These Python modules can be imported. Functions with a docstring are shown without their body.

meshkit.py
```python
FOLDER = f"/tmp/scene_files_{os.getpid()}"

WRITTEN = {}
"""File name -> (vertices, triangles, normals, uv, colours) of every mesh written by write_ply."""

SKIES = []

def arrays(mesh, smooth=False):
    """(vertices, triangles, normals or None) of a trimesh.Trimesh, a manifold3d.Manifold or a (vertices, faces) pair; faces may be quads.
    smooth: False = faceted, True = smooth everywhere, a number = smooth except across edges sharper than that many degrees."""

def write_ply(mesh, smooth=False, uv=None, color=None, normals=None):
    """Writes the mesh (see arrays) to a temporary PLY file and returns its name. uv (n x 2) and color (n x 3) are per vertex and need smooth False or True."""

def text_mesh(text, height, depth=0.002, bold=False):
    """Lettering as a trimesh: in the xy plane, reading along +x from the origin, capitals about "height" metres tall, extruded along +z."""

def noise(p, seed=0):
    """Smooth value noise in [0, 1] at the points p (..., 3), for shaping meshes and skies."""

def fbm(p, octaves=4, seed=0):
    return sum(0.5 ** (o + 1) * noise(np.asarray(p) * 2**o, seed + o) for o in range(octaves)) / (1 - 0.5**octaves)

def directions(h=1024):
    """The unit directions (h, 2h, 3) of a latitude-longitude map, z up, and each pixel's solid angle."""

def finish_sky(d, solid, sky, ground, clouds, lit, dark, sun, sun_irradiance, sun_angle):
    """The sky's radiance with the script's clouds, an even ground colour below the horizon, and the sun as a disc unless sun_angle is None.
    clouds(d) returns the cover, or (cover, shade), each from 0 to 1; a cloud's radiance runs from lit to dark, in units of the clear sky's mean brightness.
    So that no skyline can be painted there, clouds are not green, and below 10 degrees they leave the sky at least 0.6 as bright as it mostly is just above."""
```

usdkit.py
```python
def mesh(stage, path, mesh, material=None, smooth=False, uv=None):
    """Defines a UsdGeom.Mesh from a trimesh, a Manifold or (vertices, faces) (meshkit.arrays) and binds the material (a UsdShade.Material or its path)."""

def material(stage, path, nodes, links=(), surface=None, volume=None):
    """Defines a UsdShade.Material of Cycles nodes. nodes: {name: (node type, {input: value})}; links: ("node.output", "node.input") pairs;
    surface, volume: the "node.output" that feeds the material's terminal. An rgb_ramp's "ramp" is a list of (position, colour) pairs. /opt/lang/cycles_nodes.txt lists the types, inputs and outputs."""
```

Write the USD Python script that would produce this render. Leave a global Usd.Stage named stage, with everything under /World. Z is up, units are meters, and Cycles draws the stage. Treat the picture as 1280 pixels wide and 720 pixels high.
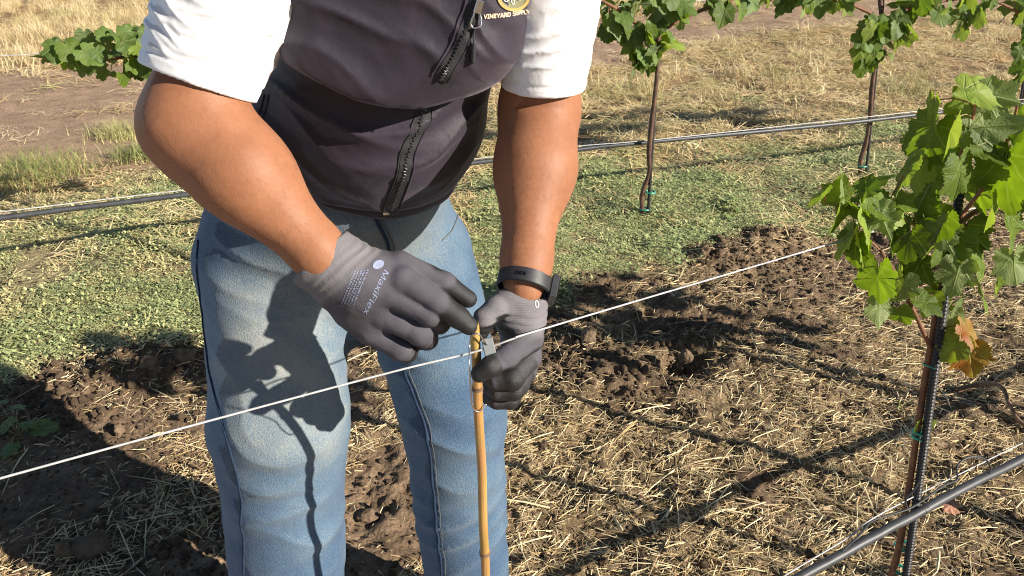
import math, random
import numpy as np, trimesh, usdkit, meshkit
from pxr import Usd, UsdGeom, UsdLux, UsdShade, Sdf, Gf, Vt

stage = Usd.Stage.CreateInMemory()
UsdGeom.SetStageUpAxis(stage, UsdGeom.Tokens.z)
UsdGeom.SetStageMetersPerUnit(stage, 1.0)
UsdGeom.Xform.Define(stage, '/World')
UsdGeom.Scope.Define(stage, '/World/Looks')

# ------------------------------------------------------------------ camera, sky, sun, exposure
CAM_H, PITCH, FPX = 1.42, math.radians(27.0), 1000.0
SUN_EL, SUN_AZ_X, SUN_AZ_Y = math.radians(24.3), 0.895, -0.445
SUN_I, SUN_ANGLE, SKY_I, EXPOSURE = 1.25, 0.5, 0.055, 0.95

cam = UsdGeom.Camera.Define(stage, '/World/camera')
cam.CreateHorizontalApertureAttr(36.0); cam.CreateVerticalApertureAttr(20.25)
cam.CreateFocalLengthAttr(36.0 * FPX / 1280.0)
cam.CreateClippingRangeAttr(Gf.Vec2f(0.05, 2000.0))
cam.AddTranslateOp().Set(Gf.Vec3d(0, 0, CAM_H))
cam.AddRotateXOp().Set(90.0 - math.degrees(PITCH))
cam.CreateExposureAttr(EXPOSURE)

sun_rot = math.atan2(SUN_AZ_X, SUN_AZ_Y)
usdkit.material(stage, '/World/Looks/sky', {
    's': ('sky_texture', dict(sky_type='single_scattering', sun_disc=False, sun_elevation=SUN_EL, sun_rotation=sun_rot, air_density=0.7, aerosol_density=0.25)),
    'b': ('background_shader', dict(strength=SKY_I))}, [('s.color', 'b.color')], surface='b.background')
dome = UsdLux.DomeLight.Define(stage, '/World/sky')
UsdShade.MaterialBindingAPI.Apply(dome.GetPrim()).Bind(UsdShade.Material.Get(stage, '/World/Looks/sky'))
dome.GetPrim().SetCustomDataByKey('kind', 'structure')
sun = UsdLux.DistantLight.Define(stage, '/World/sun')
sun.CreateIntensityAttr(SUN_I); sun.CreateAngleAttr(SUN_ANGLE); sun.CreateNormalizeAttr(True)
sun.CreateColorAttr(Gf.Vec3f(1.0, 0.925, 0.82))
hl = math.hypot(SUN_AZ_X, SUN_AZ_Y)
S = np.array([SUN_AZ_X / hl * math.cos(SUN_EL), SUN_AZ_Y / hl * math.cos(SUN_EL), math.sin(SUN_EL)])   # towards the sun
_az = math.degrees(math.atan2(S[1], S[0]))
sun.AddRotateZOp().Set(_az - 90.0)
sun.AddRotateXOp().Set(-(90.0 - math.degrees(SUN_EL)))

# ------------------------------------------------------------------ helpers
CF = np.array([0, math.cos(PITCH), -math.sin(PITCH)]); CU = np.array([0, math.sin(PITCH), math.cos(PITCH)])
EYE = np.array([0, 0, CAM_H])

def ray(px, py):
    """Direction in the world of a point measured in the photograph (1280 x 720)."""
    px, py = np.broadcast_arrays(np.asarray(px, float), np.asarray(py, float))
    return CF + ((px - 640) / FPX)[..., None] * np.array([1.0, 0, 0]) + ((360 - py) / FPX)[..., None] * CU

def P(px, py, y):
    """The point measured at (px, py) in the photograph that lies y metres in front of the camera's foot."""
    d = ray(px, py)
    return EYE + d * (np.asarray(y, float)[..., None] / d[..., 1:2])

def G(px, py, z=0.0):
    d = ray(px, py)
    return EYE + d * ((z - CAM_H) / d[..., 2:3])

def unit(v):
    v = np.asarray(v, float)
    return v / (np.linalg.norm(v, axis=-1, keepdims=True) + 1e-12)

COUNT, ORIGIN = {}, {}

def fresh(parent, name):
    key = (str(parent), name); n = COUNT.get(key, 0); COUNT[key] = n + 1
    return f'{parent}/{name}' + (f'_{n:03d}' if n else '')

def note(prim, label=None, cat=None, group=None, kind=None):
    for k, v in (('label', label), ('category', cat), ('group', group), ('kind', kind)):
        if v: prim.SetCustomDataByKey(k, v)

def thing(name, label, cat, loc=(0, 0, 0), group=None, kind=None):
    path = fresh('/World', name)
    x = UsdGeom.Xform.Define(stage, path); x.AddTranslateOp().Set(Gf.Vec3d(*map(float, loc)))
    ORIGIN[path] = np.asarray(loc, float)
    note(x.GetPrim(), label, cat, group, kind)
    return path

def attrs(m, attr):
    api = UsdGeom.PrimvarsAPI(m)
    for k, v in (attr or {}).items():
        v = np.asarray(v, np.float32)
        if v.ndim == 1:
            api.CreatePrimvar(k, Sdf.ValueTypeNames.FloatArray, 'vertex').Set(Vt.FloatArray.FromNumpy(v))
        else:
            api.CreatePrimvar(k, Sdf.ValueTypeNames.Color3fArray, 'vertex').Set(Vt.Vec3fArray.FromNumpy(v))

def vf(mesh):
    if hasattr(mesh, 'to_mesh'):
        m = mesh.to_mesh(); return np.array(m.vert_properties[:, :3], float), np.array(m.tri_verts)
    if isinstance(mesh, (tuple, list)): return np.asarray(mesh[0], float), np.asarray(mesh[1])
    return np.array(mesh.vertices, float), np.array(mesh.faces)

def part(name, mesh, mat, parent, smooth=40, label=None, attr=None, uv=None, kind=None):
    """One mesh (given in world coordinates) as a part of parent."""
    path = fresh(parent, name); o = ORIGIN[parent]
    v, f = vf(mesh)
    m = usdkit.mesh(stage, path, (v - o, f), LOOK[mat], smooth=smooth, uv=uv)
    ORIGIN[path] = o
    attrs(m, attr); note(m.GetPrim(), label, kind=kind)
    return path

def solo(name, mesh, mat, label=None, cat=None, group=None, kind=None, smooth=40, attr=None, uv=None):
    """A thing that is one mesh, or a piece of the setting."""
    path = fresh('/World', name)
    m = usdkit.mesh(stage, path, vf(mesh), LOOK[mat], smooth=smooth, uv=uv)
    ORIGIN[path] = np.zeros(3)
    attrs(m, attr); note(m.GetPrim(), label, cat, group, kind)
    return path

def join(meshes):
    vs, fs, n = [], [], 0
    for m in meshes:
        v, f = vf(m); vs.append(v); fs.append(f + n); n += len(v)
    return np.vstack(vs), np.vstack(fs)

def tube(pts, r, sides=8, caps=True, flat=None):
    """A closed tube along pts; r a number or one per point; flat=(axis, k) squeezes the section along axis."""
    p = np.asarray(pts, float); n = len(p); r = np.broadcast_to(np.asarray(r, float), (n,))
    t = unit(np.gradient(p, axis=0))
    a = np.cross(t[0], [0, 0, 1.0] if abs(t[0][2]) < 0.9 else [1.0, 0, 0]); a /= np.linalg.norm(a)
    A = []
    for i in range(n):
        a = a - t[i] * (a @ t[i]); a /= np.linalg.norm(a); A.append(a)
    A = np.array(A); B = np.cross(t, A)
    ang = np.arange(sides) * 2 * np.pi / sides
    ring = np.cos(ang)[None, :, None] * A[:, None] + np.sin(ang)[None, :, None] * B[:, None]
    v = (p[:, None] + r[:, None, None] * ring).reshape(-1, 3)
    i, j = np.meshgrid(np.arange(n - 1), np.arange(sides), indexing='ij'); j2 = (j + 1) % sides
    f = [np.stack([i * sides + j, i * sides + j2, (i + 1) * sides + j2], -1).reshape(-1, 3), np.stack([i * sides + j, (i + 1) * sides + j2, (i + 1) * sides + j], -1).reshape(-1, 3)]
    if caps:
        v = np.vstack([v, p[0], p[-1]]); k = np.arange(sides); k2 = (k + 1) % sides
        f.append(np.stack([np.full(sides, n * sides), k2, k], -1)); f.append(np.stack([np.full(sides, n * sides + 1), (n - 1) * sides + k, (n - 1) * sides + k2], -1))
    return v, np.vstack(f)

def spline(pts, n):
    """Catmull-Rom through pts, n samples."""
    p = np.asarray(pts, float); q = np.vstack([2 * p[0] - p[1], p, 2 * p[-1] - p[-2]])
    u = np.linspace(0, len(p) - 1 - 1e-9, n); i = u.astype(int); t = (u - i)[:, None]
    a, b, c, d = q[i], q[i + 1], q[i + 2], q[i + 3]
    return 0.5 * (2 * b + (c - a) * t + (2 * a - 5 * b + 4 * c - d) * t ** 2 + (3 * b - a - 3 * c + d) * t ** 3)

def box(center, axes, half):
    """A box with given axes (rows) and half sizes, edges slightly chamfered by hull of insets."""
    import manifold3d
    c = np.asarray(center, float); ax = np.asarray(axes, float); h = np.asarray(half, float); b = min(h) * 0.25
    pts = []
    for s in np.ndindex(2, 2, 2):
        sg = np.array(s) * 2 - 1
        for k in range(3):
            q = sg * (h - b); q[k] = sg[k] * h[k]; pts.append(c + q @ ax)
    return vf(manifold3d.Manifold.hull_points(np.array(pts)))

# ------------------------------------------------------------------ signed distances and surface nets
def smin(a, b, k):
    h = np.clip(0.5 + 0.5 * (b - a) / k, 0, 1)
    return b + (a - b) * h - k * h * (1 - h)

def smax(a, b, k): return -smin(-a, -b, k)

def cone(p, a, b, ra, rb, m=None, k=1.0):
    """Tapered capsule; with m its section is k times wider along m."""
    a, b = np.asarray(a, float), np.asarray(b, float)
    q, ab = p - a, b - a
    if m is not None:
        m = unit(m); q = q - np.outer(q @ m, m) * (1 - 1 / k) if q.ndim == 2 else q
        ab = ab - m * (ab @ m) * (1 - 1 / k)
    t = np.clip(q @ ab / (ab @ ab), 0, 1)
    return np.linalg.norm(q - t[:, None] * ab, axis=1) - (ra + (rb - ra) * t)

def chain(p, pts, rs, k=0.01, m=None, w=1.0):
    d = None
    for i in range(len(pts) - 1):
        c = cone(p, pts[i], pts[i + 1], rs[i], rs[i + 1], m, w)
        d = c if d is None else smin(d, c, k)
    return d

def ell(p, c, r, axes=None):
    q = p - np.asarray(c, float)
    if axes is not None: q = q @ np.asarray(axes, float).T
    r = np.asarray(r, float)
    k0 = np.linalg.norm(q / r, axis=1); k1 = np.linalg.norm(q / r ** 2, axis=1)
    return k0 * (k0 - 1) / np.maximum(k1, 1e-9)

def nets(f, lo, hi, h):
    """Surface nets of f < 0 in the box."""
    lo = np.asarray(lo, float); n = np.ceil((np.asarray(hi, float) - lo) / h).astype(int) + 1
    ax = [lo[k] + h * np.arange(n[k]) for k in range(3)]
    B = 8; nb = -(-n // B)                                              # blocks far from the surface are not sampled
    ctr = lo + h * ((np.stack(np.meshgrid(*[np.arange(x) for x in nb], indexing='ij'), -1).reshape(-1, 3) + 0.5) * B - 0.5)
    cd = f(ctr); reach = h * B * 0.87 * 1.5 + 0.012
    D = np.repeat(np.repeat(np.repeat(cd.reshape(nb), B, 0), B, 1), B, 2)[:n[0], :n[1], :n[2]].astype(np.float32)
    sel = np.argwhere((np.abs(cd) < reach).reshape(nb))
    o3 = np.stack(np.meshgrid(*[np.arange(B)] * 3, indexing='ij'), -1).reshape(-1, 3)
    for s0 in range(0, len(sel), 400):
        ijk = (sel[s0:s0 + 400, None] * B + o3).reshape(-1, 3); ijk = ijk[(ijk < n).all(1)]
        D[tuple(ijk.T)] = f(lo + h * ijk)
    for k in range(3):                                                # closed at the borders
        sl = [slice(None)] * 3
        for e in (0, -1): sl[k] = e; D[tuple(sl)] = np.maximum(D[tuple(sl)], h * 0.5)
    s = D < 0
    c = np.zeros(np.array(n) - 1, np.int8)
    for o in np.ndindex(2, 2, 2):
        c += s[o[0]:n[0] - 1 + o[0], o[1]:n[1] - 1 + o[1], o[2]:n[2] - 1 + o[2]]
    act = (c > 0) & (c < 8)
    idx = np.full(act.shape, -1, np.int64); cells = np.argwhere(act); idx[act] = np.arange(len(cells))
    acc = np.zeros((len(cells), 3)); cnt = np.zeros(len(cells))
    corners = list(np.ndindex(2, 2, 2))
    for a in corners:
        for k in range(3):
            if a[k]: continue
            b = list(a); b[k] = 1
            da = D[tuple((cells + a).T)]; db = D[tuple((cells + b).T)]
            cr = (da < 0) != (db < 0)
            t = np.where(cr, da / np.where(cr, da - db, 1), 0)
            pos = np.tile(np.array(a, float), (len(cells), 1)); pos[:, k] = t
            acc[cr] += pos[cr]; cnt[cr] += 1
    v = lo + h * (cells + acc / cnt[:, None])
    F = []
    for k in range(3):
        u, w = (k + 1) % 3, (k + 2) % 3
        a = s[tuple(slice(0, n[m] - 1) if m == k else slice(1, n[m] - 1) for m in range(3))]
        b = s[tuple(slice(1, n[m]) if m == k else slice(1, n[m] - 1) for m in range(3))]
        e = np.argwhere(a != b); 
        if not len(e): continue
        inside = a[tuple(e.T)]
        e = e.copy(); e[:, u] += 1; e[:, w] += 1
        def cell(du, dw):
            q = e.copy(); q[:, u] -= du; q[:, w] -= dw; return idx[tuple(q.T)]
        q = np.stack([cell(1, 1), cell(0, 1), cell(0, 0), cell(1, 0)], 1)
        q[~inside] = q[~inside][:, ::-1]
        F.append(q)
    q = np.vstack(F)
    return v, np.vstack([q[:, [0, 1, 2]], q[:, [0, 2, 3]]])

def normals(v, f):
    return meshkit.arrays((v, f), True)[2]

def displace(mesh, fn):
    v, f = mesh; return v + normals(v, f) * fn(v)[:, None], f

class Surf:
    """A meshed surface together with the distance function that it came from."""
    def __init__(self, sdf, mesh):
        from scipy.spatial import cKDTree
        self.sdf, self.v, self.n = sdf, mesh[0], normals(*mesh); self.tree = cKDTree(self.v)
    def snap(self, p):
        d, i = self.tree.query(p, k=8); w = 1 / (d + 0.002); w /= w.sum(1, keepdims=True); n = unit((self.n[i] * w[..., None]).sum(1))
        return p + n * (((self.v[i] - p[:, None]) * n[:, None]).sum(-1) * w).sum(1)[:, None]
    def normal(self, p): return unit(self.n[self.tree.query(p, k=14)[1]].mean(1))

def grad(f, p, e=8e-4):
    if isinstance(f, Surf): return f.normal(p)
    g = np.stack([f(p + np.eye(3)[k] * e) - f(p - np.eye(3)[k] * e) for k in range(3)], -1)
    return unit(g)

def onto(f, px, py, near=0.6):
    """Where the view through (px, py) first meets f = 0, as real points on that surface."""
    if isinstance(f, Surf): return f.snap(onto(f.sdf, px, py, near))
    d = unit(ray(px, py)).reshape(-1, 3); t = np.full(len(d), near)
    for _ in range(60): t = np.minimum(t + 0.7 * f(EYE + d * t[:, None]), 4)
    return EYE + d * t[:, None]

def vnoise(p, seed=0): return meshkit.noise(p, seed) * 2 - 1
def vfbm(p, o=4, seed=0): return meshkit.fbm(p, o, seed) * 2 - 1
def sstep(a, b, x):
    t = np.clip((x - a) / (b - a), 0, 1); return t * t * (3 - 2 * t)
# ------------------------------------------------------------------ materials
LOOK = {}
def mat(name, nodes, links, surface='p.BSDF'):
    LOOK[name] = usdkit.material(stage, '/World/Looks/' + name, nodes, links, surface=surface)

def plain(name, c, rough=0.5, metallic=0.0, spec=0.5, var=0.0, scale=40.0, bump=0.0, bscale=200.0, dark=None, **kw):
    """A principled surface with a little noise in tone and relief, laid out in the object's own space."""
    n = {'tc': ('texture_coordinate', {}), 'p': ('principled_bsdf', dict(roughness=rough, metallic=metallic, specular_ior_level=spec, **kw))}
    l = []
    lo = dark if dark is not None else tuple(x * (1 - var) for x in c); hi = tuple(min(1, x * (1 + (var if dark is None else 0))) for x in c)
    n['n'] = ('noise_texture', dict(scale=scale, detail=5.0, roughness=0.6)); n['r'] = ('rgb_ramp', {'ramp': [(0.3, lo), (0.7, hi)]})
    l += [('tc.object', 'n.vector'), ('n.fac', 'r.fac'), ('r.color', 'p.base_color')]
    if bump:
        n['bn'] = ('noise_texture', dict(scale=bscale, detail=4.0)); n['b'] = ('bump', dict(strength=1.0, distance=bump))
        l += [('tc.object', 'bn.vector'), ('bn.fac', 'b.height'), ('b.normal', 'p.normal')]
    mat(name, n, l)

plain('black_plastic', (0.035, 0.036, 0.038), 0.38, var=0.25, scale=60, bump=0.0003, bscale=90)
plain('tube_plastic', (0.045, 0.047, 0.05), 0.5, var=0.35, scale=25, bump=0.0004, bscale=60, specular_tint=(1, 1, 1))
plain('watch_rubber', (0.022, 0.022, 0.024), 0.5, var=0.2, bump=0.0002)
plain('watch_glass', (0.01, 0.01, 0.012), 0.06)
plain('wire_steel', (0.62, 0.62, 0.60), 0.35, metallic=0.55, var=0.15, scale=80)
plain('wire_coated', (0.42, 0.42, 0.41), 0.5, var=0.3, scale=60)
plain('clip_plastic', (0.20, 0.215, 0.21), 0.4, var=0.1)
plain('silver', (0.7, 0.7, 0.7), 0.25, metallic=1.0, var=0.05)
plain('brass', (0.65, 0.5, 0.3), 0.3, metallic=0.9, var=0.1)
plain('zip_tape', (0.018, 0.017, 0.019), 0.75, var=0.3, scale=900, bump=0.0002, bscale=1500)
plain('zip_teeth', (0.03, 0.03, 0.032), 0.3, var=0.2)
plain('gold_thread', (0.42, 0.27, 0.08), 0.55, var=0.2, scale=900, bump=0.0003, bscale=1800)
plain('pale_thread', (0.75, 0.58, 0.42), 0.6, var=0.15, scale=900, bump=0.0002, bscale=1800)
plain('green_thread', (0.17, 0.165, 0.085), 0.6, var=0.2, scale=900, bump=0.0002, bscale=1800)
plain('grey_thread', (0.5, 0.5, 0.52), 0.6, var=0.2, scale=900)
plain('glove_print', (0.22, 0.25, 0.36), 0.6, var=0.2, scale=900)
plain('stitch_blue', (0.026, 0.042, 0.072), 0.9, spec=0.05, var=0.3, scale=300)
plain('stitch_pale', (0.12, 0.125, 0.12), 0.9, spec=0.05, var=0.3, scale=500)
plain('tie_green', (0.02, 0.30, 0.21), 0.35, var=0.25)
plain('leather', (0.12, 0.075, 0.045), 0.55, var=0.3, scale=30, bump=0.0006, bscale=120)
plain('hair_dark', (0.03, 0.02, 0.015), 0.5, var=0.3, scale=200, bump=0.001, bscale=150)
plain('petiole_red', (0.30, 0.12, 0.07), 0.5, var=0.4, scale=30)
plain('cane_green', (0.22, 0.20, 0.07), 0.55, var=0.4, scale=20)
plain('bark', (0.16, 0.08, 0.045), 0.8, scale=22, dark=(0.045, 0.025, 0.018), bump=0.002, bscale=90)
plain('bark_pale', (0.25, 0.105, 0.048), 0.75, scale=35, dark=(0.07, 0.032, 0.018), bump=0.0015, bscale=110)
plain('stake_black', (0.016, 0.014, 0.013), 0.55, metallic=0.0, spec=0.5, scale=30, dark=(0.014, 0.013, 0.013), bump=0.0005, bscale=200)
plain('clod_earth', (0.205, 0.145, 0.095), 0.95, spec=0.08, scale=30, dark=(0.10, 0.068, 0.044), bump=0.004, bscale=110)
plain('twig', (0.27, 0.16, 0.09), 0.8, scale=40, dark=(0.12, 0.07, 0.04), bump=0.001, bscale=150)
for i, c in enumerate([(0.64, 0.49, 0.24), (0.52, 0.37, 0.165), (0.74, 0.61, 0.36), (0.36, 0.25, 0.13), (0.56, 0.45, 0.27)]):
    plain(f'straw_{"abcde"[i]}', tuple(x * 1.1 for x in c), 0.6, spec=0.2, var=0.25, scale=30)
for i, c in enumerate([(0.38, 0.42, 0.18), (0.31, 0.37, 0.16), (0.52, 0.49, 0.22), (0.64, 0.55, 0.26)]):
    plain(f'cover_leaf_{"abcd"[i]}', c, 0.6, spec=0.3, var=0.3, scale=60)
for i, c in enumerate([(0.60, 0.47, 0.25), (0.50, 0.36, 0.18), (0.45, 0.40, 0.17), (0.68, 0.56, 0.33)]):
    plain(f'dry_blade_{"abcd"[i]}', tuple(x * 1.12 for x in c), 0.6, spec=0.3, var=0.25, scale=20)
plain('grass_green', (0.22, 0.27, 0.07), 0.55, var=0.35, scale=15)
plain('grass_olive', (0.33, 0.32, 0.12), 0.6, var=0.35, scale=15)
plain('dead_leaf', (0.42, 0.20, 0.12), 0.7, var=0.3, scale=40, bump=0.001, bscale=120)

# bamboo: tan with long fibre streaks
mat('bamboo', {'tc': ('texture_coordinate', {}), 'm': ('mapping', dict(scale=(260.0, 260.0, 9.0))), 'n': ('noise_texture', dict(scale=1.0, detail=4.0)),
    'n2': ('noise_texture', dict(scale=14.0, detail=3.0)), 'r': ('rgb_ramp', {'ramp': [(0.25, (0.36, 0.19, 0.055)), (0.55, (0.55, 0.32, 0.105)), (0.8, (0.66, 0.43, 0.17))]}),
    'mx': ('mix', dict(mix_type='multiply', fac=0.45)), 'p': ('principled_bsdf', dict(roughness=0.33, specular_ior_level=0.5)), 'b': ('bump', dict(distance=0.0004))},
    [('tc.object', 'm.vector'), ('m.vector', 'n.vector'), ('tc.object', 'n2.vector'), ('n.fac', 'r.fac'), ('r.color', 'mx.color1'), ('n2.color', 'mx.color2'), ('mx.color', 'p.base_color'), ('n.fac', 'b.height'), ('b.normal', 'p.normal')])

# skin: tanned, blotched, with pores; the tan is a property of the skin along the arm (attribute "tan")
mat('skin', {'tc': ('texture_coordinate', {}), 'n': ('noise_texture', dict(scale=16.0, detail=5.0, roughness=0.65)), 'n2': ('noise_texture', dict(scale=140.0, detail=3.0)),
    'v': ('voronoi_texture', dict(scale=520.0)), 'v2': ('voronoi_texture', dict(scale=33.0)), 'fr': ('math', dict(math_type='less_than', value2=0.03)), 'frm': ('math', dict(math_type='multiply', value2=0.55)),
    'r': ('rgb_ramp', {'ramp': [(0.2, (0.232, 0.094, 0.045)), (0.5, (0.285, 0.122, 0.060)), (0.8, (0.335, 0.150, 0.078))]}),
    'r2': ('rgb_ramp', {'ramp': [(0.35, (0.93, 0.91, 0.90)), (0.65, (1, 1, 1))]}), 'mx': ('mix', dict(mix_type='multiply', fac=0.8)), 'fx': ('mix', dict(color2=(0.22, 0.09, 0.05))),
    'p': ('principled_bsdf', dict(roughness=0.56, specular_ior_level=0.27, sheen_weight=0.05)),
    'hs': ('math', dict(math_type='multiply_add', value2=0.6)), 'b': ('bump', dict(distance=0.0004, strength=0.6))},
    [('tc.object', 'n.vector'), ('tc.object', 'n2.vector'), ('tc.object', 'v.vector'), ('tc.object', 'v2.vector'), ('v2.distance', 'fr.value1'), ('fr.value', 'frm.value1'), ('n.fac', 'r.fac'), ('n2.fac', 'r2.fac'), ('r.color', 'mx.color1'), ('r2.color', 'mx.color2'),
     ('mx.color', 'fx.color1'), ('frm.value', 'fx.fac'), ('fx.color', 'p.base_color'), ('v.distance', 'hs.value1'), ('n2.fac', 'hs.value3'), ('hs.value', 'b.height'), ('b.normal', 'p.normal')])

# white cotton knit
mat('white_cotton', {'tc': ('texture_coordinate', {}), 'n': ('noise_texture', dict(scale=900.0, detail=2.0)), 'n2': ('noise_texture', dict(scale=22.0, detail=4.0)),
    'r': ('rgb_ramp', {'ramp': [(0.3, (0.74, 0.74, 0.75)), (0.7, (0.84, 0.84, 0.84))]}), 'h': ('math', dict(math_type='multiply_add', value2=0.12)),
    'p': ('principled_bsdf', dict(roughness=0.9, specular_ior_level=0.2, sheen_weight=0.15)), 'b': ('bump', dict(distance=0.004, strength=0.7))},
    [('tc.object', 'n.vector'), ('tc.object', 'n2.vector'), ('n2.fac', 'r.fac'), ('r.color', 'p.base_color'), ('n.fac', 'h.value1'), ('n2.fac', 'h.value3'), ('h.value', 'b.height'), ('b.normal', 'p.normal')])

# softshell vest: dark plum-black
mat('softshell', {'tc': ('texture_coordinate', {}), 'n': ('noise_texture', dict(scale=1400.0, detail=2.0)), 'n2': ('noise_texture', dict(scale=11.0, detail=5.0)),
    'r': ('rgb_ramp', {'ramp': [(0.3, (0.019, 0.0140, 0.0215)), (0.7, (0.031, 0.0230, 0.034))]}), 'h': ('math', dict(math_type='multiply_add', value2=0.02)),
    'p': ('principled_bsdf', dict(roughness=0.62, specular_ior_level=0.35, sheen_weight=0.16, sheen_roughness=0.45, sheen_tint=(0.8, 0.7, 0.8))), 'b': ('bump', dict(distance=0.012, strength=0.55))},
    [('tc.object', 'n.vector'), ('tc.object', 'n2.vector'), ('n2.fac', 'r.fac'), ('r.color', 'p.base_color'), ('n.fac', 'h.value1'), ('n2.fac', 'h.value3'), ('h.value', 'b.height'), ('b.normal', 'p.normal')])

# washed denim: attribute "fade" is the wear of the cloth (1 = worn pale)
mat('denim', {'tc': ('texture_coordinate', {}), 'f': ('attribute', dict(attribute='fade')), 'm': ('mapping', dict(scale=(620.0, 620.0, 240.0))), 'n': ('noise_texture', dict(scale=1.0, detail=3.0, roughness=0.7)),
    'm2': ('mapping', dict(rotation=(0.0, 0.6, 0.4), scale=(420.0, 420.0, 420.0))), 'n3': ('noise_texture', dict(scale=1.0, detail=1.0)), 'n2': ('noise_texture', dict(scale=9.0, detail=6.0, roughness=0.6)),
    's1': ('math', dict(math_type='multiply_add', value2=0.62, value3=-0.455)), 's2': ('math', dict(math_type='multiply_add', value2=0.55)), 's3': ('math', dict(math_type='add')), 's4': ('math', dict(math_type='multiply_add', value2=0.45)),
    'r': ('rgb_ramp', {'ramp': [(0.0, (0.016, 0.034, 0.078)), (0.3, (0.040, 0.080, 0.145)), (0.6, (0.098, 0.152, 0.208)), (0.8, (0.19, 0.222, 0.232)), (1.0, (0.30, 0.305, 0.275))]}),
    'p': ('principled_bsdf', dict(roughness=0.85, specular_ior_level=0.25, sheen_weight=0.15)), 'bh': ('math', dict(math_type='add')), 'b': ('bump', dict(distance=0.0009, strength=0.9))},
    [('tc.object', 'm.vector'), ('m.vector', 'n.vector'), ('tc.object', 'm2.vector'), ('m2.vector', 'n3.vector'), ('tc.object', 'n2.vector'), ('n.fac', 's1.value1'), ('n2.fac', 's2.value1'), ('s1.value', 's2.value3'),
     ('n3.fac', 's4.value1'), ('s2.value', 's4.value3'), ('s4.value', 's3.value1'), ('f.fac', 's3.value2'), ('s3.value', 'r.fac'), ('r.color', 'p.base_color'), ('n.fac', 'bh.value1'), ('n3.fac', 'bh.value2'), ('bh.value', 'b.height'), ('b.normal', 'p.normal')])

# work glove: grey knit back, dark dipped coating where attribute "coat" is 1, ribbed knit at the cuff ("rib" runs along the sleeve in metres)
mat('glove_knit', {'tc': ('texture_coordinate', {}), 'c': ('attribute', dict(attribute='coat')), 'rb': ('attribute', dict(attribute='rib')), 'cu': ('attribute', dict(attribute='cuff')),
    'n': ('noise_texture', dict(scale=1100.0, detail=2.0)), 'n2': ('noise_texture', dict(scale=28.0, detail=4.0)), 'rm': ('math', dict(math_type='multiply', value2=2600.0)), 'rs': ('math', dict(math_type='sine')), 
    'r': ('rgb_ramp', {'ramp': [(0.3, (0.060, 0.055, 0.066)), (0.7, (0.100, 0.092, 0.107))]}), 'cl': ('mix', dict(color2=(0.17, 0.158, 0.165))), 'mx': ('mix', dict(color2=(0.021, 0.020, 0.021))),
    'ro': ('map_range', dict(from_min=0.0, from_max=1.0, to_min=0.85, to_max=0.42)), 'hm': ('math', dict(math_type='multiply_add', value2=0.25)), 'h2': ('math', dict(math_type='multiply', value2=0.5)),
    'p': ('principled_bsdf', dict(specular_ior_level=0.4)), 'b': ('bump', dict(distance=0.0011, strength=0.8))},
    [('tc.object', 'n.vector'), ('tc.object', 'n2.vector'), ('n2.fac', 'r.fac'), ('r.color', 'cl.color1'), ('cu.fac', 'cl.fac'), ('cl.color', 'mx.color1'), ('c.fac', 'mx.fac'), ('mx.color', 'p.base_color'), ('c.fac', 'ro.value'), ('ro.result', 'p.roughness'),
     ('rb.fac', 'rm.value1'), ('rm.value', 'rs.value1'), ('rs.value', 'h2.value1'), ('h2.value', 'hm.value1'), ('n.fac', 'hm.value3'), ('hm.value', 'b.height'), ('b.normal', 'p.normal')])

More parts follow.
